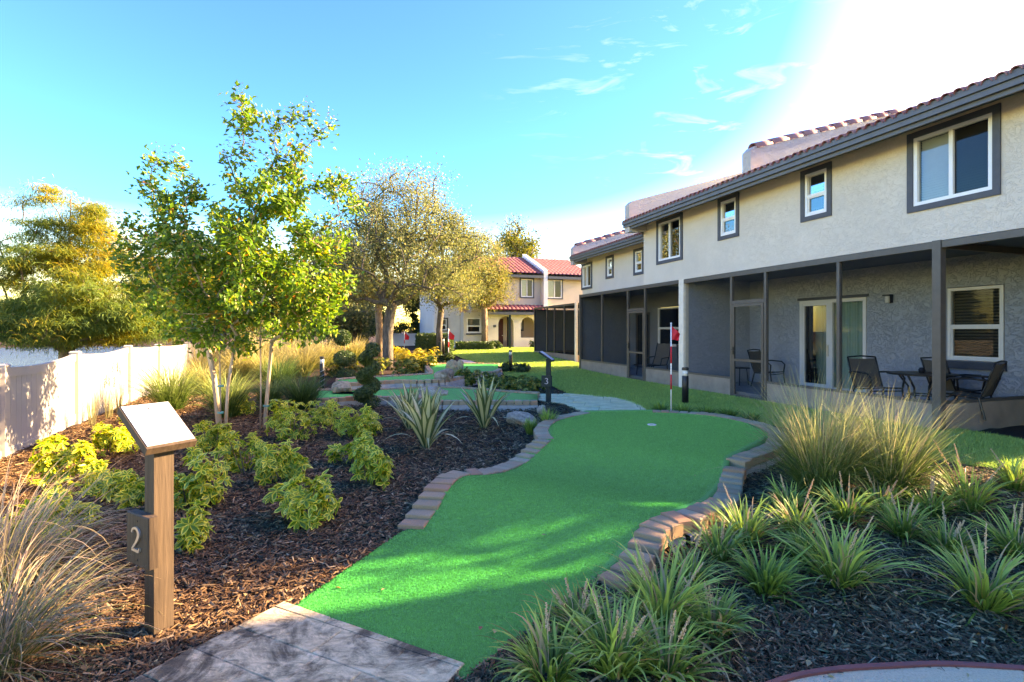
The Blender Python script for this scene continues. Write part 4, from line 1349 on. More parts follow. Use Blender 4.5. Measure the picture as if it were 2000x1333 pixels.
# sliding glass door with teal curtains
sg = MB(); ring(sg, fT, 7.55, 9.13, 0.21, 2.185, 0.07, -0.01, 0.08); fbox(sg, fT, 8.30, 8.40, 0.28, 2.115, -0.006, 0.07)
ring(sg, fT, 8.40, 9.06, 0.28, 2.115, 0.05, 0.0, 0.05)
SG = sg.build('sliding_door', M['white'], HA)
for a, b in ((7.62, 8.30), (8.45, 9.01)):
    q = MB(); q.quad(fT(a, .3, .035), fT(b, .3, .035), fT(b, 2.1, .035), fT(a, 2.1, .035)); q.build('pane', M['glass_porch'], SG)
q = MB()
n = 110
pts_ = [fT(7.62 + (9.06 - 7.62) * i / n, 0, 0.17 + 0.035 * math.sin(i * 0.9) + 0.012 * math.sin(i * 2.3)) for i in range(n + 1)]
for a, b in zip(pts_[:-1], pts_[1:]):
    q.quad((a[0], a[1], .26), (b[0], b[1], .26), (b[0], b[1], 2.13), (a[0], a[1], 2.13))
q.build('curtain', M['curtain'], SG, True)
q = MB(); fbox(q, fT, 8.385, 8.41, 0.95, 1.2, -0.04, -0.007); q.build('handle', M['metal'], SG)
# B's sliding door
sg = MB(); ring(sg, fT, 15.21, 16.09, 0.22, 2.14, 0.06, -0.01, 0.08)
SG = sg.build('sliding_door', M['frame'], HB)
q = MB(); q.quad(fT(15.27, .3, .035), fT(16.03, .3, .035), fT(16.03, 2.1, .035), fT(15.27, 2.1, .035)); q.build('pane', M['glass_dark'], SG)
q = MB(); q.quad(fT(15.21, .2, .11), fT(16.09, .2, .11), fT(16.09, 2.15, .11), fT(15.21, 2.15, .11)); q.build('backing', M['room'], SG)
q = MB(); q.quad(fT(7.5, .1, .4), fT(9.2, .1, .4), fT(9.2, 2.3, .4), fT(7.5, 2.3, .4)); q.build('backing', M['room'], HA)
# wall lamp on the porch wall
q = MB(); q.box(TB - .03, TB, 7.02, 7.14, 2.04, 2.19); q.box(TB - .13, TB - .03, 7.0, 7.14, 2.17, 2.20)
L_ = q.build('wall_lamp', M['black'], HA)
q = MB(); q.lathe([(0.035, 0), (0.042, .02), (0.042, .12), (0.035, .13)], 10, (TB - .085, 7.07, 2.04)); q.build('lamp_glass', M['lens'], L_, True)
# near house's ground-level end wall, plus an unseen wall added to block sun
q = MB(); q.quad((TB, 4.96, 0), (7, 4.96, 0), (7, 4.96, 2.78), (TB, 4.96, 2.78)); q.box(.9, 6.9, 3.53, 3.65, -.1, 2.775); q.build('end_wall_sun_block', M['stucco'], HA)

# the next house of the row, on the near side of a narrow gap (outside the picture; it shades the tee)
townhouse('next beige townhouse of the row, across a narrow gap from the near one', -9.0, 2.62, 0.0, 0, 4.53, 0.0,
    [(0.6, 1.75, 3.25, 4.42, 'slider', True), (-1.6, -0.98, 3.49, 4.425, 'hung', False), (-4.6, -3.4, 3.25, 4.42, 'slider', True)],
    [(2.47, 0.15, True), (-3.2, 0.0, True)], detailed=False)

# screened porch standing beyond the row
P = thing('screened_porch', 'separate dark screened porch with pale corner post, in front of the arched house', 'porch', (*row(0, 0), 0), ROWROT)
z0, z1, ta, sa_, sb_ = 0.1, 2.58, 1.16, 19.3, 24.2
q = MB(); q.box(ta, ta + .06, sa_, sb_, z0, 0.50); q.box(ta, ta + 2.6, sa_, sa_ + .06, z0, .50); q.box(ta + .061, ta + 2.6, sb_ - .06, sb_, z0, .5); q.build('knee_wall', M['knee'], P)
for s_ in (sa_ + .04, 20.5, 21.6, 22.5, sb_ - .04):
    q = MB(); q.box(ta - .01, ta + .05, s_ - .035, s_ + .035, 0.502, z1); q.build('mullion', M['frame'], P)
q = MB(); q.box(ta - .02, ta + .055, sa_ - .02, sb_ + .02, z1 + .002, z1 + .09); q.box(ta - .02, ta + 2.6, sa_ - .021, sa_ + .05, z1 + .003, z1 + .085); q.build('top_rail', M['frame'], P)
cuts = [sa_, 20.5, 21.6, 22.5, sb_]
for a, b in zip(cuts[:-1], cuts[1:]):
    q = MB(); q.quad((ta + .03, a, .5), (ta + .03, b, .5), (ta + .03, b, z1), (ta + .03, a, z1)); q.build('screen_panel', M['screen_far'], P)
q = MB(); q.quad((ta + .03, sa_ + .03, .5), (ta + 2.6, sa_ + .03, .5), (ta + 2.6, sa_ + .03, z1), (ta + .03, sa_ + .03, z1)); q.build('screen_panel', M['screen_far'], P)
q = MB(); q.box(ta - .08, ta + .02, sa_ - .13, sa_ - .03, 0.05, z1 + .1); q.build('corner_post', M['beige_post'], P)
q = MB(); q.quad((ta, sa_, z1 + .08), (ta, sb_, z1 + .08), (ta + 2.6, sb_, z1 + .08), (ta + 2.6, sa_, z1 + .08)); q.build('roof', M['fascia'], P)
q = MB(); q.quad((ta + 2.6, sa_, 0), (ta + 2.6, sb_, 0), (ta + 2.6, sb_, z1 + .08), (ta + 2.6, sa_, z1 + .08)); q.quad((ta, sb_ - .01, 0), (ta + 2.6, sb_ - .01, 0), (ta + 2.6, sb_ - .01, z1), (ta, sb_ - .01, z1)); q.build('porch_wall', M['stucco_grey'], P)
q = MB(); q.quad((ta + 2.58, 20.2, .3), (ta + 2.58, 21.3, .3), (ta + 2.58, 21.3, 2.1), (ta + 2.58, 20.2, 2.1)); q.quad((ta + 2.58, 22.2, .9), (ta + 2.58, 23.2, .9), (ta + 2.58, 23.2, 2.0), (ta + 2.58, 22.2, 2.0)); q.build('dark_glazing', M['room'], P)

# ---------------------------------------------------------------- the arched house at the end
DB = 0.38
HD = thing('townhouse', 'cream townhouse with arched entry, maroon door and pink tiled roofs beyond the lawn', 'house', (-3.15, 30.0, 0), ROWROT)
fD = lambda off: (lambda s, z, d: (s, off + d, z))
def arch_wall(m_, f, s0, s1, z0, z1, arches, depth):
    """arches: (a, b, zsill, zspring) round headed openings"""
    xs = s0
    for a, b, zs, zp in arches:
        m_.quad(f(xs, z0, 0), f(a, z0, 0), f(a, z1, 0), f(xs, z1, 0))
        if zs > z0: m_.quad(f(a, z0, 0), f(b, z0, 0), f(b, zs, 0), f(a, zs, 0))
        n = 12; cx = (a + b) / 2; r_ = (b - a) / 2
        P_ = [(cx - r_ * math.cos(math.pi * i / n), zp + r_ * math.sin(math.pi * i / n)) for i in range(n + 1)]
        for p, q_ in zip(P_[:-1], P_[1:]):
            m_.quad(f(p[0], p[1], 0), f(q_[0], q_[1], 0), f(q_[0], z1, 0), f(p[0], z1, 0))
            m_.quad(f(p[0], p[1], 0), f(q_[0], q_[1], 0), f(q_[0], q_[1], depth), f(p[0], p[1], depth))
        for xx in (a, b): m_.quad(f(xx, zs, 0), f(xx, zp, 0), f(xx, zp, depth), f(xx, zs, depth))
        m_.quad(f(a, zs, 0), f(b, zs, 0), f(b, zs, depth), f(a, zs, depth))
        xs = b
    m_.quad(f(xs, z0, 0), f(s1, z0, 0), f(s1, z1, 0), f(xs, z1, 0))
m_ = MB()
wall_holes(m_, fD(-0.02), 0.31, 1.56, 0.2, 2.60, [(0.55, 1.31, 1.43, 2.23)], 0.12)
m_.quad((.31, -.02, .2), (.31, 7, .2), (.31, 7, 2.6), (.31, -.02, 2.6))
m_.build('lower_wall', M['stucco_cream'], HD)
m_ = MB()
arch_wall(m_, fD(-0.5), 1.56, 8.2, 0.2, 2.58, [(2.30, 3.26, 0.36, 1.90), (3.71, 4.62, 1.10, 1.88)], 0.22)
m_.quad((1.56, -.5, .2), (1.56, 0, .2), (1.56, 0, 2.58), (1.56, -.5, 2.58))
m_.build('arcade', M['stucco_cream'], HD)
m_ = MB(); m_.quad((1.56, .75, .2), (8.2, .75, .2), (8.2, .75, 2.6), (1.56, .75, 2.6)); m_.quad((1.56, -.5, .37), (8.2, -.5, .37), (8.2, .75, .37), (1.56, .75, .37)); m_.quad((1.56, -.5, 2.575), (8.2, -.5, 2.575), (8.2, .75, 2.575), (1.56, .75, 2.575))
m_.build('entry_wall', M['stucco_far'], HD)
q = MB(); q.box(2.32, 2.98, .70, .748, .37, 2.25)
dr = q.build('front_door', M['door_red'], HD)
for a, b, c, d in ((2.40, 2.60, .5, 1.05), (2.70, 2.90, .5, 1.05), (2.40, 2.60, 1.2, 2.1), (2.70, 2.90, 1.2, 2.1)):
    q = MB(); q.box(a, b, .688, .699, c, d); q.build('panel', M['door_red'], dr)
q = MB(); q.lathe([(0.03, 0), (0.03, .05)], 8, (2.92, .68, 1.2)); q.build('handle', M['metal'], dr)
q = MB(); q.box(3.06, 3.20, -.1, .2, .37, 2.5); q.build('post', M['trim'], HD)
q = MB(); q.box(1.98, 2.16, -.53, -.502, 1.72, 1.86); q.build('number_plate', M['trim'], HD)
window(HD, fD(0.73), 3.72, 4.32, 1.5, 2.3, 'hung', trim=0.10)
window(HD, fD(-0.02), 0.50, 1.36, 1.38, 2.28, 'hung', trim=0.012)
q = MB(); q.box(.46, 1.40, -.09, -.03, 1.28, 1.37); q.build('window_sill', M['trim'], HD)
# upper storey
m_ = MB()
wall_holes(m_, fD(0), 0.8, 5.24, 2.6, 4.9, [(3.88, 4.68, 3.57, 4.69)], 0.12)
m_.quad((.8, 0, 2.6), (.8, 7, 2.6), (.8, 7, 4.9), (.8, 0, 4.9))
wall_holes(m_, fD(0.05), 5.46, 8.2, 2.6, 4.9, [(5.63, 6.63, 3.56, 4.68)], 0.12)
m_.quad((8.2, .05, .2), (8.2, 7, .2), (8.2, 7, 4.9), (8.2, .05, 4.9)); m_.quad((.31, 7, .2), (8.2, 7, .2), (8.2, 7, 4.9), (.31, 7, 4.9))
m_.build('upper_wall', M['stucco_far'], HD)
window(HD, fD(0), 3.81, 4.75, 3.50, 4.76, 'slider', trim=0.085)
window(HD, fD(0.05), 5.56, 6.70, 3.48, 4.77, 'slider', trim=0.085)
# white party wall with sloped top and pillar
q = MB()
poly = [(-.42, 2.95), (-.42, 5.20), (-.25, 5.28), (3.5, 6.75), (3.5, 4.6), (0.2, 4.6), (0.2, 2.95)]
q.prism(poly, 0, 5.22, 5.48); q.build('party_wall', M['stucco_white'], HD)
def tfield_D(m_, x0, x1, y0, y1, za, zb, pitch, courses, amp=0.075):
    n = int((x1 - x0) / pitch) * 6
    xg = np.linspace(x0, x1, n + 1); wv = amp * np.abs(np.sin((xg - x0) / pitch * math.pi))
    o = len(m_.v); m = n + 1; rows = 0
    for k in range(courses):
        for fr, up in ((k / courses, .085), ((k + 1) / courses, 0.0)):
            for x_, w_ in zip(xg, wv): m_.v.append((float(x_), y0 + (y1 - y0) * fr, float(za + (zb - za) * fr + w_ + up)))
            rows += 1
    for i in range(rows - 1):
        for j in range(n):
            m_.f.append((o + i * m + j, o + i * m + j + 1, o + (i + 1) * m + j + 1, o + (i + 1) * m + j)); m_.m.append(0)
for (x0, x1, y0, y1, za, zb, nc) in ((0.4, 5.2, -.45, 3.5, 4.88, 6.42, 11), (5.5, 8.6, -.45, 3.5, 4.86, 6.40, 11), (1.2, 5.2, -1.0, -.02, 2.62, 3.05, 3)):
    q = MB(); q.quad((x0, y0, za - .03), (x1, y0, za - .03), (x1, y1, zb - .03), (x0, y1, zb - .03)); q.box(x0, x1, y0 - .03, y0, za - .16, za - .01)
    if nc > 5: q.quad((x0, y1, zb - .03), (x1, y1, zb - .03), (x1, y1 + 3.8, zb - 1.5), (x0, y1 + 3.8, zb - 1.5)); q.quad((x0, y0, za - .1), (x1, y0, za - .1), (x1, .06, za - .1), (x0, .06, za - .1))
    rf = q.build('roof', M['fascia'], HD)
    q = MB(); tfield_D(q, x0, x1, y0 - .06, y1, za, zb, 0.26, nc); q.build('tile_courses', M['tile'], rf, True, kind='stuff')
    if nc > 5:
        rme = barrel_mesh(0.11, 0.42, 'ridge_tile', 0.015, 6)
        k = x0
        while k < x1 - .2:
            o = obj('ridge_tile', rme, rf, (k, y1, zb - .0)); k += 0.36
# left wing, plain white
W_ = thing('townhouse', 'white stucco wing left of the arched house, behind the box hedge', 'house', (-3.15, 30.0, 0), ROWROT)
m_ = MB(); fw = fD(0.9)
wall_holes(m_, fw, -1.25, 0.29, 0.1, 4.5, [(-0.86, -0.52, 1.55, 2.2)], .12)
m_.quad((-1.25, .9, .1), (-1.25, 7, .1), (-1.25, 7, 4.5), (-1.25, .9, 4.5))
m_.build('wall', M['stucco_white'], W_)
window(W_, fw, -0.95, -0.43, 1.46, 2.3, 'hung', trim=0.08)
q = MB(); q.quad((-1.5, .4, 4.5), (.29, .4, 4.5), (.29, 4.2, 5.9), (-1.5, 4.2, 5.9)); q.box(-1.5, .29, .37, .4, 4.3, 4.52); q.quad((-1.5, 4.2, 5.9), (.29, 4.2, 5.9), (.29, 7.6, 4.6), (-1.5, 7.6, 4.6)); rf = q.build('roof', M['fascia'], W_)
q = MB(); tfield_D(q, -1.5, .29, .34, 4.2, 4.54, 5.95, .2, 11); q.build('tile_courses', M['tile'], rf, True, kind='stuff')

# low white wall far behind the oak
gw = MB(); gw.box(-9.5, -5.9, 36.0, 36.2, 0.0, 1.25); gw.box(-9.55, -5.85, 35.95, 36.25, 1.252, 1.32)
gw.build('garden_wall', M['stucco_white'], label='low white garden wall far behind the oak trunk', cat='wall')

# ---------------------------------------------------------------- white vinyl fence
posts = [np.array(p) for p in FENCE]
FE = thing('vinyl_fence', 'white vinyl board fence with capped posts along the lake', 'fence', (float(posts[1][0]), float(posts[1][1]), 0))
bases = [gz(*p) for p in posts]
ext = posts[0] + (posts[0] - posts[1]) / np.linalg.norm(posts[0] - posts[1]) * 1.9
posts = [ext] + posts[1:] + [posts[-1] + (posts[-1] - posts[-2]) / np.linalg.norm(posts[-1] - posts[-2]) * 2.5, posts[-1] + (posts[-1] - posts[-2]) / np.linalg.norm(posts[-1] - posts[-2]) * 5.0]
tops = [1.02, 1.06, 1.12, 1.15, 1.13, 1.13, 1.13]
o0 = np.array([FE.location.x, FE.location.y])
for i, p in enumerate(posts):
    q = MB(); x, y = p - o0; h = tops[i] + .02
    ang = math.atan2(FD[1], FD[0]); 
    q.box(-.062, .062, -.062, .062, -.15, h)
    q.bevbox(-.068, .068, -.068, .068, h + .001, h + .03, .02)
    pt_ = q.build('fence_post', M['fence'], FE, loc=(x, y, 0), rz=ang)
bd = {}
for i in range(len(posts) - 1):
    a, b = posts[i] - o0, posts[i + 1] - o0
    d = b - a; L = np.linalg.norm(d); d = d / L; ang = math.atan2(d[1], d[0])
    nb = max(3, int(round((L - .13) / .155)))
    sag = 0.05
    zt_ = lambda f_: tops[i] + (tops[i + 1] - tops[i]) * f_ - sag * math.sin(math.pi * f_) * (1 if i in (1, 2) else .5)
    for lo, hi in ((-.115, -.0), (-1.1, -.98)):
        rl = MB()
        for k in range(12):
            f0, f1 = k / 12, (k + 1) / 12
            za0, za1, zb0, zb1 = zt_(f0) + lo, zt_(f0) + hi, zt_(f1) + lo, zt_(f1) + hi
            x0, x1 = .062 + (L - .124) * f0, .062 + (L - .124) * f1
            rl.quad((x0, -.025, za0), (x1, -.025, zb0), (x1, -.025, zb1), (x0, -.025, za1)); rl.quad((x0, .025, za0), (x1, .025, zb0), (x1, .025, zb1), (x0, .025, za1))
            rl.quad((x0, -.025, za1), (x1, -.025, zb1), (x1, .025, zb1), (x0, .025, za1)); rl.quad((x0, -.025, za0), (x1, -.025, zb0), (x1, .025, zb0), (x0, .025, za0))
        rl.build('rail', M['fence'], FE, loc=(a[0], a[1], 0), rz=ang)
    wd = (L - .13) / nb
    for k in range(nb):
        f_ = (k + .5) / nb; h = zt_(f_) - .08
        q = MB(); q.box(-wd / 2 + .003, wd / 2 - .003, -.014, .014, -.12, h)
        c = a + d * (.065 + wd * (k + .5))
        q.build('fence_board', M['fence'], FE, loc=(c[0], c[1], 0), rz=ang)

# ================================================================ TREES
def unit(v):
    return v / np.maximum(1e-9, np.linalg.norm(v, axis=-1, keepdims=True))

def leaf_mesh(name, C, D, Nn, L, W, mats, fold=0.35, four=False):
    """one folded leaf per row: C base point, D direction, Nn rough normal"""
    n = len(C)
    D = unit(D); Sd = unit(np.cross(D, Nn)); Up = np.cross(Sd, D)
    L = np.broadcast_to(np.asarray(L, float), (n,))[:, None]; W = np.broadcast_to(np.asarray(W, float), (n,))[:, None]
    mid = C + D * L * 0.45
    V = np.stack([C, mid - Sd * W + Up * W * fold, C + D * L - Up * L * 0.12, mid + Sd * W + Up * W * fold], 1)
    b = (np.arange(n) * 4)[:, None]
    F = np.concatenate([b + np.array([[0, 1, 2]]), b + np.array([[0, 2, 3]])], 0)
    return npmesh(name, V.reshape(-1, 3), F, mats)

def grow(starts, attr, r, kpath=0.25, mids=2, wob=0.08):
    """join attractor points to the nearest limb; returns nodes, parents, tip index per attractor"""
    P = [np.array(s[0], float) for s in starts]; par = [s[1] for s in starts]
    pl = []
    for i, p in enumerate(P):
        pl.append(0 if par[i] < 0 else pl[par[i]] + np.linalg.norm(p - P[par[i]]))
    ok = [s[2] for s in starts]
    origin = P[max(i for i in range(len(P)))]
    order = np.argsort(np.linalg.norm(attr - P[0], axis=1))
    tips = []
    A = np.array(P)
    for k in order:
        a = attr[k]
        A = np.array(P); pn = np.array(pl); m = np.array(ok)
        dv = a - A; d = np.linalg.norm(dv, axis=1)
        cost = d + kpath * pn + np.where(dv[:, 2] < -0.15 * d, 0.6 * d, 0) + np.where(m, 0, 1e6)
        i = int(np.argmin(cost))
        cur = i
        seg = d[i]
        for q in range(1, mids + 2):
            f = q / (mids + 1)
            p = A[i] + (a - A[i]) * f
            if q <= mids:
                p = p + r.normal(0, wob * seg * .5, 3) + np.array([0, 0, 0.10 * seg * math.sin(math.pi * f)])
            P.append(p); par.append(cur); pl.append(pl[cur] + seg / (mids + 1)); ok.append(True)
            cur = len(P) - 1
        tips.append((cur, k))
    return P, par, tips

def limb_mesh(P, par, r_tip, r_base, power, name, mat, sides=6, nstart=0, base_r=None):
    n = len(P)
    cnt = np.zeros(n)
    kids = [[] for _ in range(n)]
    for i, p in enumerate(par):
        if p >= 0: kids[p].append(i)
    for i in range(n - 1, -1, -1):
        if not kids[i]: cnt[i] = 1
        else: cnt[i] = sum(cnt[c] for c in kids[i])
    tot = max(cnt)
    rad = r_tip + (r_base - r_tip) * (cnt / tot) ** power
    m_ = MB()
    # chains
    done = set()
    def chain(i0, first):
        pts_ = [P[i0]]; rr_ = [min(rad[i0], rad[first] * 1.15) if i0 >= 0 else rad[first]]
        i = first
        while True:
            pts_.append(P[i]); rr_.append(rad[i])
            if not kids[i]: break
            big = max(kids[i], key=lambda c: cnt[c])
            for c in kids[i]:
                if c != big: stack.append((i, c))
            i = big
        sd_ = sides if rr_[0] > r_base * .25 else (5 if rr_[0] > r_base * .1 else 4)
        m_.tube(pts_, rr_, sd_)
    stack = []
    for i, p in enumerate(par):
        if p < 0:
            if kids[i]:
                big = max(kids[i], key=lambda c: cnt[c])
                for c in kids[i]:
                    if c != big: stack.append((i, c))
                rad[i] = rad[big] * 1.3
                stack.append((i, big))
    while stack:
        chain(*stack.pop())
    return m_, rad

def crown_points(ells, n, r, shell=0.55):
    out = []
    wts = np.array([e_[3] * e_[4] * e_[5] for e_ in ells]); wts = wts / wts.sum()
    for e_, k in zip(ells, np.maximum(1, (wts * n).astype(int))):
        d = unit(r.normal(0, 1, (k, 3)))
        q = r.uniform(0, 1, k) ** (1 / 3)
        q = shell + (1 - shell) * q if shell > 0 else q
        q = np.where(r.random(k) < .3, r.uniform(.2, 1, k), q)
        out.append(np.array(e_[:3]) + d * q[:, None] * np.array(e_[3:6]))
    return np.concatenate(out)

def tree(name, label, x, y, trunk, ells, natt, nleaf, L, W, leafmat, bark, seed, r_base=.15, r_tip=.006, power=.55, sig=.22, cat='tree', group=None, kpath=.25, droop=0.0, lift=.2, shell=.5, z=None, sides=7):
    r = np.random.default_rng(seed)
    z = gz(x, y) if z is None else z
    T = thing(name, label, cat, (x, y, z), 0, group)
    starts = []
    for i, p in enumerate(trunk):
        starts.append((p, i - 1, i >= len(trunk) - 2))
    att = crown_points(ells, natt, r, shell)
    P, par, tips = grow(starts, att, r, kpath)
    m_, rad = limb_mesh(P, par, r_tip, r_base, power, 'trunk', bark, sides)
    m_.build('trunk', bark, T, True)
    # leaves in clusters round the tips and along the last bit of the limb
    ti = np.array([t_[0] for t_ in tips])
    A = np.array(P); pa = np.array(par)
    k = r.integers(0, len(ti), nleaf)
    f = r.uniform(0, 1, nleaf) ** .7
    base = A[ti[k]] * f[:, None] + A[pa[ti[k]]] * (1 - f)[:, None]
    dens = r.uniform(.55, 1.25, len(ti))
    off = r.normal(0, 1, (nleaf, 3)) * (sig * dens[k])[:, None] * np.array([1, 1, .75])
    C = base + off
    D = unit(off + r.normal(0, .12, (nleaf, 3))) + np.array([0, 0, lift - droop]) + r.normal(0, .5, (nleaf, 3))
    Nn = r.normal(0, .6, (nleaf, 3)) + np.array([0, 0, 1.0])
    sz = r.uniform(.7, 1.25, nleaf)
    o = obj('crown', leaf_mesh('crown', C, D, Nn, L * sz, W * sz, leafmat), T, kind='stuff')
    return T

# live oak in the middle
tree('oak_tree', 'spreading live oak with rough grey trunk in the middle of the garden', -4.62, 18.9,
     [(0, 0, -.1), (0.05, 0, .5), (0.02, 0.05, 1.3), (.12, 0, 2.05), (.20, 0, 2.35)],
     [(.25, 0, 4.2, 3.0, 2.5, 1.8), (.7, 0, 5.9, 1.8, 1.6, 1.75), (-1.5, 0, 4.0, 1.8, 1.8, 1.6), (2.2, .2, 4.0, 1.9, 1.8, 1.7), (-.4, .2, 6.1, 1.5, 1.3, 1.4), (1.7, 0, 5.7, 1.3, 1.1, 1.2)],
     360, 56000, .085, .022, M['lf_oak'], M['bark_oak'], 21, r_base=.20, r_tip=.007, power=.5, sig=.30)
tree('oak_tree', 'slim oak whose lit brown trunk stands just left of the big oak trunk', -6.3, 24.2,
     [(0, 0, -.1), (0.05, 0, 1.2), (-.02, 0, 2.4)], [(0, 0, 4.3, 2.2, 2.0, 1.9), (-.8, 0, 3.5, 1.5, 1.4, 1.0), (.5, 0, 5.7, 1.5, 1.4, 1.3)],
     120, 15000, .10, .03, M['lf_oak_gold'], M['bark_brown'], 22, r_base=.17, sig=.32)
tree('oak_tree', 'slim oak behind the box hedge, with yellowing crown', -3.55, 25.3,
     [(0, 0, -.1), (-.05, 0, 1.2), (.05, 0, 2.2)], [(.3, 0, 3.6, 1.3, 1.3, 1.3), (1.0, 0, 3.2, 1.0, 1.0, .9), (.6, 0, 5.0, 1.3, 1.2, 1.2), (-.6, 0, 3.4, 1.0, 1.0, .8)],
     120, 14000, .09, .026, M['lf_oak_gold'], M['bark_oak'], 23, r_base=.15, sig=.26)
tree('oak_tree', 'slim oak in front of the arched house, crown hiding part of its roof', -1.55, 28.6,
     [(0, 0, -.1), (.03, 0, 1.2), (0, 0, 2.2)], [(-.1, 0, 3.7, 1.6, 1.4, 1.3), (-.2, 0, 5.2, 1.3, 1.2, 1.3), (.5, 0, 3.4, 1.1, 1.1, .9), (-.9, 0, 6.0, .9, .9, .9)],
     130, 15000, .10, .028, M['lf_oak_gold'], M['bark_brown'], 24, r_base=.17, sig=.28)

# crepe myrtle in the foreground: three stems, open crown of glossy leaves, seed heads on the tips
r = np.random.default_rng(31)
mx_, my_ = -3.95, 7.45
T = thing('crepe_myrtle', 'young multi stemmed crepe myrtle with sunlit yellow green leaves in the mulch bed', 'tree', (mx_, my_, gz(mx_, my_)))
st = [((-.22, -.12, -.05), -1, False), ((-.225, -.12, .6), 0, False), ((-.25, -.10, 1.3), 1, True),
      ((-.17, -.10, -.05), -1, False), ((-.13, -.10, .7), 3, False), ((-.03, -.06, 1.45), 4, True),
      ((-.26, -.06, -.05), -1, False), ((-.35, -.05, .8), 6, False), ((-.50, 0, 1.4), 7, True),
      ((.14, .42, -.05), -1, False), ((.20, .41, .6), 9, False), ((.28, .38, 1.35), 10, True),
      ((.09, .40, -.05), -1, False), ((.11, .38, .6), 12, False), ((.13, .32, 1.45), 13, True)]
ells = [(0.05, 0, 1.85, 1.35, 1.1, .62), (-.55, 0, 2.5, 1.1, .95, .75), (.65, 0, 2.5, 1.0, .9, .8), (.0, 0, 3.1, 1.15, .9, .75),
        (-.95, 0, 3.35, .55, .5, .5), (.75, 0, 3.6, .75, .65, .6), (.15, 0, 4.1, .42, .4, .6), (.8, 0, 4.15, .35, .35, .42), (1.3, 0, 3.1, .4, .4, .6), (-1.45, 0, 2.95, .3, .3, .22), (1.1, 0, 1.75, .5, .5, .3)]
att = crown_points(ells, 240, r, .3)
att = np.concatenate([att, np.array([(-.02, 0, 4.9), (.03, .1, 4.75), (1.0, 0, 4.65), (.75, 0, 4.6), (.45, .1, 4.5), (1.3, 0, 4.5), (-1.2, 0, 4.0), (-.95, 0, 4.0), (1.55, 0, 3.6), (-1.65, 0, 3.05), (1.75, 0, 3.35), (-1.3, 0, 3.75)])])
P, par, tips = grow(st, att, r, .3, 2, .10)
m_, rad = limb_mesh(P, par, .0035, .036, .62, 'trunk', None, 7)
m_.build('trunk', M['bark_myrtle'], T, True)
for (bx_, by_, bz_) in ((-.222, -.12, .32), (.17, .415, .34), (-.226, -.12, .70)):
    q = MB(); q.lathe([(.043, 0), (.044, .012), (.043, .024)], 10, (bx_, by_, bz_)); q.build('tie_tape', M['teal'], T)
A = np.array(P); pa = np.array(par)
Cs, Ds = [], []
tipi = [t_[0] for t_ in tips]
for t_ in tipi:
    # leaves along the twig: last segments, opposite pairs
    chain = [t_]
    for _ in range(2):
        if pa[chain[-1]] >= 0: chain.append(pa[chain[-1]])
    p0, p1 = A[chain[-1]], A[t_]
    ln = np.linalg.norm(p1 - p0)
    tw = unit(p1 - p0)
    nl = int(54 + 125 * min(ln, .6))
    side = unit(np.cross(tw, r.normal(0, 1, 3)))
    for i in range(nl):
        f = r.uniform(.1, 1.08)
        d = side * (1 if i % 2 else -1) + tw * .6 + r.normal(0, .45, 3) + np.array([0, 0, -.15])
        Cs.append(p0 + (p1 - p0) * f + r.normal(0, .078, 3)); Ds.append(d)
Cs = np.array(Cs); Ds = np.array(Ds)
n = len(Cs)
sz = r.uniform(.7, 1.2, n)
Nn = r.normal(0, .5, (n, 3)) + np.array([.4, -.2, 1.0])
# the 300 leaves nearest the camera are leaves of their own
dist = np.linalg.norm(Cs + np.array([mx_, my_, 0]) - np.array([0, 0, 1.5]), axis=1)
big = np.argsort(dist)[:300]
mask = np.ones(n, bool); mask[big] = False
obj('crown', leaf_mesh('crown', Cs[mask], Ds[mask], Nn[mask], .090 * sz[mask], .026 * sz[mask], M['lf_myrtle'], .3), T, kind='stuff')
lm_ = [leaf_mesh('leaf', np.zeros((1, 3)), np.array([[1., 0, 0]]), np.array([[0, 0, 1.]]), [.095], [.026], M['lf_myrtle'], .2 + .1 * k) for k in range(3)]
for i in big:
    o = obj('leaf', lm_[i % 3], T, tuple(Cs[i]))
    o.rotation_euler = Vector(Ds[i]).to_track_quat('X', 'Z').to_euler()
    s_ = float(sz[i]); o.scale = (s_, s_, s_)
# seed heads
hi = [t_ for t_ in tipi if A[t_][2] > 3.6 or (abs(A[t_][0]) > 1.2 and A[t_][2] > 2.6)]
C2 = []
for t_ in hi:
    k = 26
    up = np.linspace(0, 1, k)
    C2.append(A[t_] + np.stack([r.normal(0, .045, k), r.normal(0, .045, k), up * .24 - .02], 1))
C2 = np.concatenate(C2)
obj('seed_heads', leaf_mesh('seed_heads', C2, r.normal(0, 1, C2.shape), r.normal(0, 1, C2.shape), .026, .008, M['seed']), T, kind='stuff')

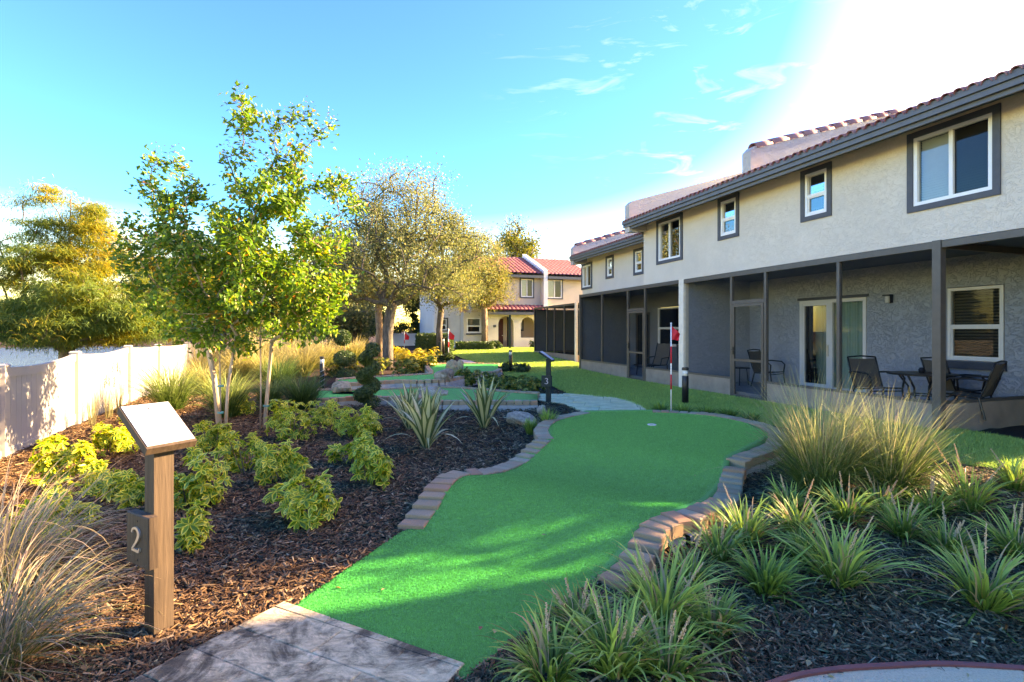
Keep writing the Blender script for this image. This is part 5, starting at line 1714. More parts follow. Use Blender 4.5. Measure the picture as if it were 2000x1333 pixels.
# bald cypresses by the lake: drooping feathery sprays
def cypress(label, x, y, trunk, ells, natt, nspray, mat, seed, r_base=.16, L=.26, W=.011):
    r = np.random.default_rng(seed)
    z = gz(x, y)
    T = thing('cypress_tree', label, 'tree', (x, y, z))
    starts = [(p, i - 1, i >= 1) for i, p in enumerate(trunk)]
    att = crown_points(ells, natt, r, .45)
    P, par, tips = grow(starts, att, r, .12, 2, .06)
    m_, rad = limb_mesh(P, par, .008, r_base, .6, 'trunk', None, 6)
    m_.build('trunk', M['bark_brown'], T, True)
    A = np.array(P); pa = np.array(par); ti = np.array([t_[0] for t_ in tips])
    k = r.integers(0, len(ti), nspray)
    dens = r.uniform(.5, 1.3, len(ti))
    base = A[ti[k]] + r.normal(0, 1, (nspray, 3)) * (dens[k] * .17)[:, None] * np.array([1.35, 1.35, .55])
    a = r.uniform(0, 6.283, nspray)
    out = np.stack([np.cos(a), np.sin(a), np.zeros(nspray)], 1)
    ll = L * r.uniform(.5, 1.3, nspray)[:, None]
    p1 = base + out * ll * .55 + np.array([0, 0, -.05]) * ll
    p2 = base + out * ll * .95 - np.array([0, 0, .50]) * ll
    sd = np.stack([-np.sin(a), np.cos(a), r.normal(0, .5, nspray)], 1) * W
    V = np.stack([base - sd * .4, base + sd * .4, p1 + sd, p1 - sd, p2 - sd * .25, p2 + sd * .25], 1)
    b = (np.arange(nspray) * 6)[:, None]
    F = np.concatenate([b + np.array([[0, 1, 2, 3]]), b + np.array([[3, 2, 5, 4]])], 0)
    obj('crown', npmesh('crown', V.reshape(-1, 3), F, mat), T, kind='stuff')
    return T
cypress('big bald cypress with green and rust gold drooping needles beyond the fence by the lake', -12.2, 14.0,
        [(0, 0, -.2), (0, 0, 1.5), (.05, 0, 3.0), (.1, 0, 4.8), (.15, 0, 6.1)],
        [(.0, 0, 2.6, 2.5, 1.9, .75), (.9, 0, 3.4, 1.7, 1.5, .8), (-.9, 0, 3.9, 1.4, 1.3, .65), (.3, 0, 4.6, 1.2, 1.1, .9), (.2, 0, 5.6, .75, .7, .65), (-.7, 0, 5.4, .5, .5, .5), (1.0, 0, 5.4, .4, .4, .5), (-1.7, 0, 4.9, .5, .5, .35), (1.9, 0, 2.6, 1.0, 1.0, .7)],
        340, 90000, M['lf_cypress'], 41, L=.20, W=.0075)
cypress('smaller golden bald cypress between the big one and the crepe myrtle', -10.6, 16.2,
        [(0, 0, -.2), (0, 0, 1.5), (.05, 0, 3.0), (.1, 0, 4.6)],
        [(.0, 0, 2.6, 1.5, 1.4, 1.0), (.1, 0, 3.9, 1.0, .9, .8), (.7, 0, 3.0, 1.2, 1.0, .9), (-.6, 0, 3.6, .7, .7, .7), (1.4, 0, 2.3, 1.0, 1.0, .7)],
        190, 46000, M['lf_cypress_gold'], 42, .12, L=.20, W=.0075)

# trees farther off
def back_tree(label, x, y, h, w_, mat, seed, n=9000, low=.25, bark='bark_oak', name='tree', L=.17, zz=None):
    r = random.Random(seed)
    ells = []
    for k in range(6):
        f = r.uniform(low, .85)
        ells.append((r.uniform(-.32, .32) * w_, r.uniform(-.3, .3) * w_, h * f, w_ * r.uniform(.22, .34), w_ * r.uniform(.22, .34), h * r.uniform(.13, .2)))
    ells.append((0, 0, h * .8, w_ * .25, w_ * .25, h * .19))
    return tree(name, label, x, y, [(0, 0, -.3), (0, 0, h * .18), (r.uniform(-.1, .1), 0, h * .34)], ells, 80, n, L, L * .36, mat, M[bark], seed, r_base=.03 * h, r_tip=.012, sig=.045 * h, shell=.4, z=zz)
back_tree('tall yellowing tree rising behind the roof of the arched house', 0.6, 43, 10.6, 5.2, M['lf_far'], 51, 14000, .5)
back_tree('dark green rounded tree behind the low white garden wall', -6.4, 38.5, 4.2, 4.6, M['lf_dark'], 52, 11000, .15)
back_tree('dark green tree just left of the white wing', -4.3, 38.0, 3.6, 3.0, M['lf_dark'], 53, 7000, .15)
for i, (lb, x, y, h, w_, m__) in enumerate((
    ('dark green tree glimpsed through the left of the crepe myrtle crown', -17.5, 30, 6.8, 6.0, 'lf_dark'),
    ('dull green tree behind the crepe myrtle crown, right of the golden cypress', -12.6, 29, 5.4, 5.2, 'lf_far'),
    ('greyish green tree behind the crepe myrtle, left of the slim lit trunk', -9.6, 31, 6.2, 5.0, 'lf_oak'),
    ('dark tree low behind the three ball topiary', -10.2, 36, 4.6, 5.5, 'lf_dark'),
    ('yellow green tree deep behind the stripe bollard', -13.5, 38, 6.6, 6.5, 'lf_far'),
    ('dull green tree far behind the fence end', -22.5, 40, 7.0, 7.0, 'lf_oak'))):
    back_tree(lb, x, y, h, w_, M[m__], 60 + i, 9500, .12)
# far bank of the lake
r = np.random.default_rng(77)
xs_ = np.linspace(-150, -28, 46)
C_, D_ = [], []
for x in xs_:
    y = 98 + r.uniform(0, 10); h = r.uniform(3.0, 6.5); w_ = r.uniform(3, 6)
    k = 520
    d = unit(r.normal(0, 1, (k, 3))) * r.uniform(.5, 1, k)[:, None]
    C_.append(np.array([x, y, gz(x, y) + h * .5]) + d * np.array([w_, w_, h * .55])); D_.append(d + r.normal(0, .5, (k, 3)))
C_ = np.concatenate(C_); D_ = np.concatenate(D_)
obj('tree_line', leaf_mesh('tree_line', C_, D_, r.normal(0, 1, C_.shape), .9, .35, M['lf_dark']), kind='stuff')
# the oak in the gap between the houses (out of view, its leaves break up the light on the tee)
x, y = row(3.4, 3.0)
tree('oak_tree', 'tall oak in the gap between the two nearest houses', x, y, [(0, 0, -.1), (0, 0, 1.5), (0, 0, 3.0)],
     [(0, .50, 4.7, .6, .25, .7), (-.2, -.15, 4.6, .5, .35, .5), (.3, .45, 5.6, .5, .25, .5)], 40, 550, .11, .035, M['lf_oak'], M['bark_oak'], 88, r_base=.14, sig=.30)

# ================================================================ SHRUBS AND GRASSES
def leaflet(m_, base, d, up, L, W):
    """variegated leaflet: green heart, yellow rim"""
    d = np.array(d) / np.linalg.norm(d); s_ = np.cross(d, up); s_ = s_ / np.linalg.norm(s_); u_ = np.cross(s_, d)
    def pt(f, w_, dz=0): return tuple(base + d * L * f + s_ * W * w_ + u_ * dz)
    dr = -L * .10
    out = [pt(0, 0), pt(.35, -.9, .006), pt(.72, -.75, dr * .4), pt(1, 0, dr), pt(.72, .75, dr * .4), pt(.35, .9, .006)]
    inn = [pt(.06, 0), pt(.36, -.56), pt(.68, -.40, dr * .4), pt(.84, 0, dr * .6), pt(.68, .40, dr * .4), pt(.36, .56)]
    o = len(m_.v); m_.v += out + inn
    for i in range(6):
        j = (i + 1) % 6
        m_.f.append((o + i, o + j, o + 6 + j, o + 6 + i)); m_.m.append(1)
    m_.f.append((o + 6, o + 7, o + 8, o + 9)); m_.m.append(0); m_.f.append((o + 6, o + 9, o + 10, o + 11)); m_.m.append(0)

whorl = []
for k in range(4):
    r = np.random.default_rng(100 + k)
    m_ = MB(); n = 6
    for i in range(n):
        a = 2 * math.pi * i / n + r.uniform(-.2, .2)
        dz = r.uniform(-.65, .35)
        leaflet(m_, np.array([0, 0, 0.0]), (math.cos(a), math.sin(a), dz), np.array([0, 0, 1.0]), .080 * r.uniform(.7, 1.2), .0185)
    whorl.append(m_.mesh('leaf', [M['lf_green'], M['lf_yellow']]))
m_stem = M['bark_brown']
def shrub(x, y, w_, h, label, seed, own_leaves, dens=1.0, group='variegated shrubs in the mulch bed', mat=None, sc=1.0):
    r = np.random.default_rng(seed)
    T = thing('shrub', label, 'shrub', (x, y, gz(x, y)), 0, group)
    nst = max(4, int(w_ * 15))
    leaves = []
    m_ = MB()
    lobes = [(r.uniform(-.38, .38) * w_, r.uniform(-.30, .30) * w_, r.uniform(.5, 1.0) * h) for _ in range(nst)]
    for (lx, ly, lz) in lobes:
        m_.tube([(lx * .25, ly * .25, -.02), (lx * .7, ly * .7, lz * .5), (lx, ly, lz * .92)], [.007, .005, .003], 4)
    nl = int(dens * max(22, min(105, 270 * w_ * h + 24)))
    for i in range(nl):
        lx, ly, lz = lobes[i % nst]
        f = r.uniform(0, 1) ** .75
        zz = max(.03, lz * (.10 + .92 * f))
        prof = math.sqrt(max(.06, 1 - abs(f - .42) ** 2 * 2.6))
        a = r.uniform(0, 6.283)
        rad = .20 * w_ * prof * r.uniform(.5, 1.15)
        p = np.array([lx + math.cos(a) * rad, ly + math.sin(a) * rad, zz])
        d = np.array([math.cos(a) * (1.1 - .5 * f), math.sin(a) * (1.1 - .5 * f), .35 + 1.0 * f])
        nrm = d + r.normal(0, .35, 3)
        leaves.append((p, nrm, r.uniform(.6, 1.25) * sc, r.uniform(0, 6.28), int(r.integers(0, 4))))
    m_.build('stem', m_stem, T)
    if own_leaves:
        for p, nrm, s_, a, k in leaves:
            o = obj('leaf', whorl[k], T, tuple(p))
            q = Vector(nrm).to_track_quat('Z', 'Y')
            o.rotation_euler = (q.to_matrix() @ Matrix.Rotation(a, 3, 'Z')).to_euler()
            o.scale = (s_, s_, s_)
    else:
        n = len(leaves) * 7
        C = np.repeat(np.array([l[0] for l in leaves]), 7, 0); Nn = unit(np.repeat(np.array([l[1] for l in leaves]), 7, 0))
        D = np.cross(Nn, r.normal(0, 1, (n, 3)))
        obj('foliage', leaf_mesh('foliage', C, D, Nn, .085 * sc, .020 * sc, mat), T, kind='stuff')
    return T
for i, (x, y, w_, h, lb) in enumerate(SHRUBS):
    shrub(x, y, w_ * 1.0, h * 1.02, lb, 200 + i, True, 1.25)
M['lf_vmix'] = m_leaf('variegated_mix', [(0.0, (0.05, 0.10, 0.018)), (0.45, (0.10, 0.17, 0.025)), (0.6, (0.34, 0.31, 0.06)), (1.0, (0.50, 0.43, 0.11))], 0.35)
M['lf_golden'] = m_leaf('golden_shrub_leaf', [(0.0, (0.22, 0.20, 0.03)), (0.5, (0.50, 0.40, 0.06)), (1.0, (0.68, 0.54, 0.14))], 0.4)
for i, (x, y, w_, h, lb) in enumerate(FAR_SHRUBS):
    mt = M['lf_golden'] if 'golden' in lb else (M['lf_dark'] if 'dark' in lb else (M['lf_far'] if 'olive' in lb else M['lf_vmix']))
    shrub(x, y, w_, h, lb, 300 + i, False, 1.6, 'shrubs around the far lanes', mt, 1.25)

def blades(n, h, r0, spread, droop, wd, seed, S_=5, stiff=1.6, hvar=.35, up=.2):
    """arching blades; returns V, F"""
    r = np.random.default_rng(seed)
    a = r.uniform(0, 6.283, n)
    q = np.sqrt(r.uniform(0, 1, n)) * r0
    a2 = a + r.normal(0, .5, n)
    bx, by = np.cos(a2) * q, np.sin(a2) * q
    hh = h * (1 - hvar * r.random(n) ** .8)
    sp = spread * (up + (1 - up) * r.random(n)) * (hh / h)
    dr = droop * r.uniform(.4, 1.25, n) * (sp / spread)
    t = np.linspace(0, 1, S_ + 1)[None, :]
    out = sp[:, None] * t ** stiff
    zz = hh[:, None] * (t - dr[:, None] * t ** 2.6)
    cx = bx[:, None] + np.cos(a)[:, None] * out; cy = by[:, None] + np.sin(a)[:, None] * out
    ta = a + r.normal(0, .6, n)
    w_ = wd * r.uniform(.7, 1.2, n)[:, None] * np.minimum(1, (1.02 - t) * 2.2) * np.minimum(1, .6 + t * 2)
    sx, sy = -np.sin(ta)[:, None] * w_, np.cos(ta)[:, None] * w_
    zz = np.maximum(zz, .004)
    V = np.stack([np.stack([cx - sx, cy - sy, zz], -1), np.stack([cx + sx, cy + sy, zz], -1)], 2)  # n,S+1,2,3
    b = (np.arange(n) * (S_ + 1) * 2)[:, None, None] + (np.arange(S_) * 2)[None, :, None] + np.array([0, 1, 3, 2])[None, None, :]
    return V.reshape(-1, 3), b.reshape(-1, 4)

def arcs(n, L, r0, lean, curl, wd, seed, S_=8, lvar=.4, fill=.5):
    """blades that bend over: the angle from the vertical grows along each blade"""
    r = np.random.default_rng(seed)
    a = r.uniform(0, 6.283, n); q = np.sqrt(r.uniform(0, 1, n)) * r0; a2 = a + r.normal(0, .7, n)
    bx, by = np.cos(a2) * q, np.sin(a2) * q
    Ls = L * (1 - lvar * r.random(n))
    f0 = np.abs(r.normal(0, 1, n)) * lean * .5 + lean * r.uniform(0, .9, n)
    f1 = f0 + curl * r.uniform(.35, 1.35, n)
    kink = r.uniform(1.0, 2.6, n)
    t = (np.arange(S_) + .5) / S_
    ph = f0[:, None] + (f1 - f0)[:, None] * t[None, :] ** kink[:, None]
    ph = np.minimum(ph, 2.85)
    seg = Ls[:, None] / S_
    R_ = np.concatenate([np.zeros((n, 1)), np.cumsum(np.sin(ph) * seg, 1)], 1)
    Z_ = np.concatenate([np.zeros((n, 1)), np.cumsum(np.cos(ph) * seg, 1)], 1)
    Z_ = np.maximum(Z_, .006 + .02 * r.random((n, 1)) * (np.arange(S_ + 1) > 0))
    sw = r.normal(0, .16, (n, 1)) * np.linspace(0, 1, S_ + 1)[None, :] ** 2
    aa = a[:, None] + sw
    cx = bx[:, None] + np.cos(aa) * R_; cy = by[:, None] + np.sin(aa) * R_
    tt = np.linspace(0, 1, S_ + 1)[None, :]
    w_ = wd * r.uniform(.65, 1.2, n)[:, None] * np.minimum(1, (1.015 - tt) * 2.6) * np.minimum(1, .65 + tt * 2)
    ta = a + r.normal(0, .5, n)
    sx, sy = -np.sin(ta)[:, None] * w_, np.cos(ta)[:, None] * w_
    sz_ = r.normal(0, .25, (n, 1)) * w_
    V = np.stack([np.stack([cx - sx, cy - sy, Z_ - sz_], -1), np.stack([cx + sx, cy + sy, Z_ + sz_], -1)], 2)
    b = (np.arange(n) * (S_ + 1) * 2)[:, None, None] + (np.arange(S_) * 2)[None, :, None] + np.array([0, 1, 3, 2])[None, None, :]
    return V.reshape(-1, 3), b.reshape(-1, 4)

def arc_clump(name, label, cat, x, y, mat, group, sets):
    T = thing(name, label, cat, (x, y, gz(x, y) - .005), 0, group)
    VV, FF = [], []; o_ = 0
    for s_ in sets:
        V, F = arcs(*s_[0], **s_[1]); VV.append(V); FF.append(F + o_); o_ += len(V)
    obj('blades', npmesh('blades', np.concatenate(VV), np.concatenate(FF), mat), T, kind='stuff')
    return T

def clump(name, label, cat, x, y, mat, group, n, h, r0, spread, droop, wd, seed, **k):
    T = thing(name, label, cat, (x, y, gz(x, y) - .005), 0, group)
    V, F = blades(n, h, r0, spread, droop, wd, seed, **k)
    obj('blades', npmesh('blades', V, F, mat), T, kind='stuff')
    return T
for i, (x, y, w_, h, lb) in enumerate(GRASS):
    mt = M['gr_fine'] if 'fine' in lb else (M['gr_gold'] if ('gold' in lb or 'straw' in lb or 'sunlit' in lb) else M['gr_fountain'])
    arc_clump('grass_clump', lb, 'grass clump', x, y, mt, 'ornamental grasses in the garden bed',
        [((520, h * 1.22, w_ * .12, .42, .95, .0028 + .00020 * y, 400 + i), dict(S_=7, lvar=.5)), ((200, h * 1.0, w_ * .14, .8, 1.2, .0028 + .0002 * y, 415 + i), dict(S_=7, lvar=.5))])
for i, (x, y, w_, h, lb) in enumerate(WISPY):
    T = clump('wispy_grass', lb, 'grass clump', x, y, M['gr_wisp'], 'wispy grasses by the fence', 45, h, .05, w_ * .55, .1, .003, 430 + i, stiff=1.3)
    if 'seed' in lb:
        r = np.random.default_rng(440 + i)
        C = []
        for k in range(4):
            p = np.array([r.uniform(-.07, .07), r.uniform(-.07, .07), h * r.uniform(.85, 1.05)])
            C.append(p + np.stack([r.normal(0, .004, 40), r.normal(0, .004, 40), np.linspace(0, .16, 40)], 1))
        C = np.concatenate(C)
        obj('seed_heads', leaf_mesh('seed_heads', C, r.normal(0, 1, C.shape) + np.array([0, 0, 1]), r.normal(0, 1, C.shape), .022, .006, M['seedhead']), T, kind='stuff')
for i, (x, y, w_, h, lb) in enumerate(STRAW):
    arc_clump('grass_clump', lb, 'grass clump', x, y, M['gr_straw'], 'straw coloured grasses at the left edge',
              [((620, w_ * 1.12, .12, .72, 1.6, .0025, 450 + i), dict(S_=11, lvar=.5)), ((260, w_ * .95, .12, 1.15, .9, .0024, 453 + i), dict(S_=10, lvar=.4))])
for i, (x, y, w_, h, lb) in enumerate(BIGGRASS):
    T = arc_clump('grass_clump', lb, 'grass clump', x, y, M['gr_big'], 'golden tipped grasses right of the green',
              [((900, h * 1.18, .12, .36, .50, .0019, 460 + i), dict(S_=8, lvar=.6)), ((260, h * 1.1, .12, .62, .9, .0018, 463 + i), dict(S_=8, lvar=.5))])
    V, F = arcs(900, h * .85, .15, .55, 1.5, .0022, 465 + i, S_=9, lvar=.5)
    obj('lower_blades', npmesh('lower_blades', V, F, M['gr_fountain']), T, kind='stuff')

def spikes(T, n, h, spread, seed, mat):
    r = np.random.default_rng(seed)
    for k in range(n):
        a = r.uniform(0, 6.283); l = r.uniform(.25, .75) * spread
        top = np.array([math.cos(a) * l, math.sin(a) * l, h * r.uniform(.75, 1.1)])
        m_ = MB(); pts_ = [(0.02 * math.cos(a), .02 * math.sin(a), 0), tuple(top * np.array([.45, .45, .55])), tuple(top)]
        m_.tube(pts_, [.0028, .0025, .002], 4)
        p0 = top * np.array([.6, .6, .66])
        for j in range(46):
            f = j / 46
            c = p0 + (top - p0) * f; rr_ = .0085 * (1 - .6 * f)
            g = r.uniform(0, 6.283); c = c + np.array([math.cos(g) * rr_, math.sin(g) * rr_, 0]); e_ = .0042 * (1 - .4 * f)
            o = len(m_.v)
            m_.v += [tuple(c + np.array(q_) * e_) for q_ in ((1, 0, 0), (0, 1, 0), (-1, 0, 0), (0, -1, 0), (0, 0, 1.3), (0, 0, -1.3))]
            for fc in ((0, 1, 4), (1, 2, 4), (2, 3, 4), (3, 0, 4), (1, 0, 5), (2, 1, 5), (3, 2, 5), (0, 3, 5)):
                m_.f.append(tuple(o + q_ for q_ in fc)); m_.m.append(0)
        m_.build('flower_spike', mat, T)
for i, (x, y, w_, h, lb) in enumerate(LIRIOPE):
    mt = M['gr_strap_fresh'] if 'fresh' in lb else M['gr_strap']
    vr = random.Random(700 + i)
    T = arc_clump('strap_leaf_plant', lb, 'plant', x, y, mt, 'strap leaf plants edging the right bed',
        [((int(125 * vr.uniform(.8, 1.2)), h * 1.20 * vr.uniform(.85, 1.1), .055, .45, vr.uniform(1.2, 1.7), .0062, 500 + i), dict(S_=9, lvar=.45)), ((45, h * 1.3, .06, .95, 1.3, .0060, 520 + i), dict(S_=9, lvar=.4))])
    spikes(T, 1 + (i * 7) % 4 if 'fresh' not in lb else 0, h * 1.15, w_ * .5, 540 + i, M['spike'])
for i, (x, y, w_, h, lb) in enumerate(FAR_LIRIOPE):
    clump('strap_leaf_plant', lb, 'plant', x, y, M['gr_strap_fresh'], 'low strap leaf plants behind the green', 130, h * 1.05, .06, w_ * .62, .5, .007, 580 + i, S_=5, stiff=1.4)

# sword leaf plants: every leaf a part
def sword_leaf(L, W, bend, mats):
    m_ = MB()
    S_ = 8
    cols = (-1, -.5, .5, 1)
    for i in range(S_ + 1):
        t = i / S_
        w_ = W * (0.45 + 1.9 * t * (1 - t) * 1.15 + .0) * min(1, (1.0 - t) * 3.0 + .02)
        ang = bend * t * t
        x = L * (t * math.sin(.0 + ang * .6) ); z = L * t * math.cos(ang * .6)
        for c in cols:
            m_.v.append((x - abs(c) * w_ * -.28 * -1, c * w_, z))
    for i in range(S_):
        for j in range(3):
            m_.f.append((i * 4 + j, i * 4 + j + 1, (i + 1) * 4 + j + 1, (i + 1) * 4 + j)); m_.m.append(0 if j == 1 else 1)
    return m_.mesh('leaf', mats, True)
swl = [sword_leaf(1.0, .062, b_, [M['sw_cream'], M['sw_green']]) for b_ in (.12, .3, .55)] + [sword_leaf(1.0, .062, 1.25, [M['sw_cream'], M['sw_green']])]
for i, (x, y, w_, h, lb) in enumerate(SWORD):
    r = np.random.default_rng(600 + i)
    T = thing('sword_leaf_plant', lb, 'plant', (x, y, gz(x, y)), 0, 'striped sword leaf plants')
    n = 27
    for k in range(n):
        f = (k + .5) / n
        tilt = .05 + .62 * f + r.normal(0, .06)
        a = k * 2.39996 + r.normal(0, .15)
        L = h * (1.08 - .22 * f) / max(.62, math.cos(tilt * .75)) * r.uniform(.9, 1.05) * .92
        if f > .86: L *= .72
        me_ = swl[3] if f > .86 else swl[int(r.integers(0, 2)) + (1 if f > .5 else 0)]
        o = obj('leaf', me_, T, (.05 * math.cos(a) * f, .05 * math.sin(a) * f, -.01))
        o.rotation_euler = (Matrix.Rotation(a, 3, 'Z') @ Matrix.Rotation(tilt, 3, 'Y')).to_euler()
        o.scale = (L, L, L)

# clipped topiaries
def leafy_ball(C0, rad, n, r, zs=1.0):
    d = unit(r.normal(0, 1, (n, 3)))
    C = C0 + d * rad * np.array([1, 1, zs]) * r.uniform(.86, 1.02, n)[:, None]
    return C, d
def foliage(name, parts, mat, T, L=.04, W=.014, seed=0):
    r = np.random.default_rng(seed)
    C = np.concatenate([p[0] for p in parts]); D = np.concatenate([p[1] for p in parts])
    D2 = D * .5 + r.normal(0, .7, D.shape)
    return obj(name, leaf_mesh(name, C, D2, D, L, W, mat), T, kind='stuff')
r = np.random.default_rng(70)
x, y = -4.85, 14.85
T = thing('ball_topiary', 'dark green three ball topiary on a thin stem beside the middle lane', 'topiary', (x, y, gz(x, y)))
q = MB(); q.tube([(0, 0, -.05), (.01, 0, .6), (-.01, 0, 1.3)], [.03, .025, .015], 6); q.build('stem', M['bark_brown'], T)
for (bz, br_, zs, bx_) in ((.22, .27, .62, .05), (.70, .31, .72, 0), (1.30, .23, .95, -.06)):
    foliage('ball', [leafy_ball(np.array([bx_, 0, bz]), br_, 2600, r, zs)], M['lf_box'], T, .045, .015, 71)
x, y = -2.80, 9.85
T = thing('spiral_topiary', 'dark green clipped spiral topiary leaning in front of the middle lane', 'topiary', (x, y, gz(x, y)))
q = MB(); q.tube([(0, 0, -.05), (.0, 0, .6), (.02, 0, 1.2)], [.025, .02, .01], 6); q.build('stem', M['bark_brown'], T)
ps = []
for k in range(64):
    f = k / 63
    a = f * 2 * math.pi * 3.1 + .6
    rr_ = .20 * (1 - .45 * f); zc = .12 + 1.08 * f
    ps.append(leafy_ball(np.array([math.cos(a) * rr_ * .60 + .07 * f, math.sin(a) * rr_ * .60, zc]), .150 * (1 - .22 * f), 210, r, .66))
foliage('spiral', ps, M['lf_box'], T, .036, .012, 72)

# box hedge and low hedge
def hedge(label, x0, x1, y0, y1, h, n, seed):
    r = np.random.default_rng(seed)
    cx, cy = (x0 + x1) / 2, (y0 + y1) / 2
    T = thing('hedge', label, 'hedge', (cx, cy, gz(cx, cy)))
    m_ = MB(); m_.box(x0 - cx + .08, x1 - cx - .08, y0 - cy + .08, y1 - cy - .08, -.1, h - .08); m_.build('core', M['lf_box'], T)
    p = r.uniform(-1, 1, (n, 3)); ax = r.integers(0, 3, n); p[np.arange(n), ax] = np.sign(p[np.arange(n), ax]) * r.uniform(.9, 1.03, n)
    D = np.zeros((n, 3)); D[np.arange(n), ax] = np.sign(p[np.arange(n), ax])
    C = np.stack([p[:, 0] * (x1 - x0) / 2, p[:, 1] * (y1 - y0) / 2, (p[:, 2] + 1) / 2 * h], 1) + r.normal(0, .02, (n, 3))
    obj('foliage', leaf_mesh('foliage', C, D + r.normal(0, .7, (n, 3)), D, .075, .026, M['lf_box']), T, kind='stuff')
hedge('tall dark clipped box hedge left of the white wing', -4.85, -3.1, 25.9, 26.8, .92, 6000, 81)
hedge('low dark hedge under the windows of the arched house', -3.0, -1.05, 27.6, 28.3, .38, 4000, 82)
shrub(-0.95, 28.2, .9, .55, 'dark rounded shrub at the end of the low hedge beside the maroon door', 83, False, 2.0, None, M['lf_box'], 1.3)
shrub(1.35, 30.2, .8, .45, 'dark low shrub below the second arch', 84, False, 1.6, None, M['lf_dark'], 1.3)

# fallen leaves on the mulch and a few on the carpet
r = np.random.default_rng(555)
fy = np.exp(r.uniform(math.log(2.0), math.log(10), 900)); fx = r.uniform(-1.0, .95, 900) * fy
k = (fx > -0.43 * fy - 3.3) & ~in_poly(fx, fy, LAWN_POLY) & ~in_poly(fx, fy, TEE_PATH) & ~in_poly(fx, fy, FAR_PATH)
on = in_poly(fx, fy, [tuple(p) for p in list(gl) + list(gr_[::-1])])
k &= ~on | (r.random(900) < .06)
fx, fy, on = fx[k], fy[k], on[k]
fz = ground_z(fx, fy) + np.where(on, turf_h(fx, fy) + .012, .022)
C = np.stack([fx, fy, fz], 1); a_ = r.uniform(0, 6.283, len(fx))
M['litter'] = m_leaf('fallen_leaf', [(0.0, (0.20, 0.10, 0.05)), (0.5, (0.42, 0.27, 0.13)), (0.8, (0.55, 0.40, 0.16)), (1.0, (0.40, 0.12, 0.05))], 0.2)
obj('fallen_leaves', leaf_mesh('fallen_leaves', C, np.stack([np.cos(a_), np.sin(a_), r.normal(0, .2, len(fx))], 1), np.array([0, 0, 1.]) + r.normal(0, .3, C.shape), r.uniform(.02, .05, len(fx)), r.uniform(.007, .014, len(fx)), M['litter']), kind='stuff')

# ================================================================ ROCKS
def boulder(label, x, y, w_, h, mat, seed, z=0, flat=.0):
    import bmesh
    r = random.Random(seed)
    bm = bmesh.new(); bmesh.ops.create_icosphere(bm, subdivisions=3, radius=1)
    dirs = [Vector((r.gauss(0, 1), r.gauss(0, 1), r.gauss(0, 1))).normalized() for _ in range(11)]
    offs = [r.uniform(.62, .9) for _ in dirs]
    for v in bm.verts:
        d = v.co.normalized(); k = 1.0
        for dd, o_ in zip(dirs, offs):
            c = d.dot(dd)
            if c > .05: k = min(k, o_ / c)
        from mathutils import noise as mno
        k *= 1 + .16 * mno.noise(d * 2.3 + Vector((seed, 0, 0))) + .09 * mno.noise(d * 6.0 + Vector((0, seed, 0)))
        v.co = Vector((d.x * k * w_ * .56, d.y * k * w_ * .45, d.z * k * h * .62 + h * .36))
    me = bpy.data.meshes.new('boulder'); bm.to_mesh(me); bm.free(); me.materials.append(mat)
    return obj('boulder', me, None, (x, y, z), r.uniform(0, 6), label, 'rock', 'boulders around the putting lanes')
for i, (x, y, w_, h, lb) in enumerate(ROCKS):
    mt = M['rock_tan'] if 'tan' in lb else (M['rock_pale'] if 'pale' in lb or 'flat' in lb else M['rock'])
    z = gz(x, y)
    if 'lane' in lb or 'behind' in lb or 'touching' in lb:
        # boulders standing on the raised lanes
        k = (1.5 - (.28 if y > 13.5 else .13)) / (1.5 - z)
        x, y, w_, h = x * k, y * k, w_ * k, h * k; z = (.27 if y > 12.3 and i < 3 else .11)
        if i in (5, 6): z = gz(x, y) - .02
    boulder(lb, x, y, w_, h, mt, 90 + i, z - .02)

# ================================================================ STREET FURNITURE
def bollard(label, x, y, h, spiral):
    T = thing('bollard', label, 'bollard light', (x, y, gz(x, y)), 0, 'bollard lights')
    rr_ = .062
    q = MB(); q.lathe([(rr_, -.02), (rr_, h * .76), (rr_ * .9, h * .77)], 18); q.build('shaft', M['black'], T, True)
    q = MB(); q.lathe([(rr_ * .82, h * .77), (rr_ * .82, h * .92)], 18); q.build('lens', M['lens'], T, True)
    q = MB(); q.lathe([(rr_ * 1.02, h * .92), (rr_ * 1.05, h * .93), (rr_ * 1.02, h * .985), (rr_ * .7, h)], 18); q.build('cap', M['black'], T)
    if spiral:
        for k in range(4):
            q = MB(); pts_ = [(math.cos(a) * rr_ * 1.01, math.sin(a) * rr_ * 1.01, h * (.1 + .16 * k) + .03 * a) for a in np.linspace(-2.6, .6, 10)]
            q.tube(pts_, .006, 4); q.build('stripe', M['metal'], T)
    return T
for (x, y, w_, h, lb) in BOLLARDS:
    bollard(lb, x, y, h, 'stripe' in lb)
for i, (x, y, h) in enumerate(((-3.15, 22.3, .78), (-0.12, 29.0, 1.9))):
    q = MB(); q.bevbox(-.06, .06, -.06, .06, -.02, h, .02)
    q.build('garden_post', M['wood_green'], None, loc=(x, y, gz(x, y)), label=('short dark post in front of the box hedge', 'tall dark post in front of the maroon door arch')[i], cat='post')

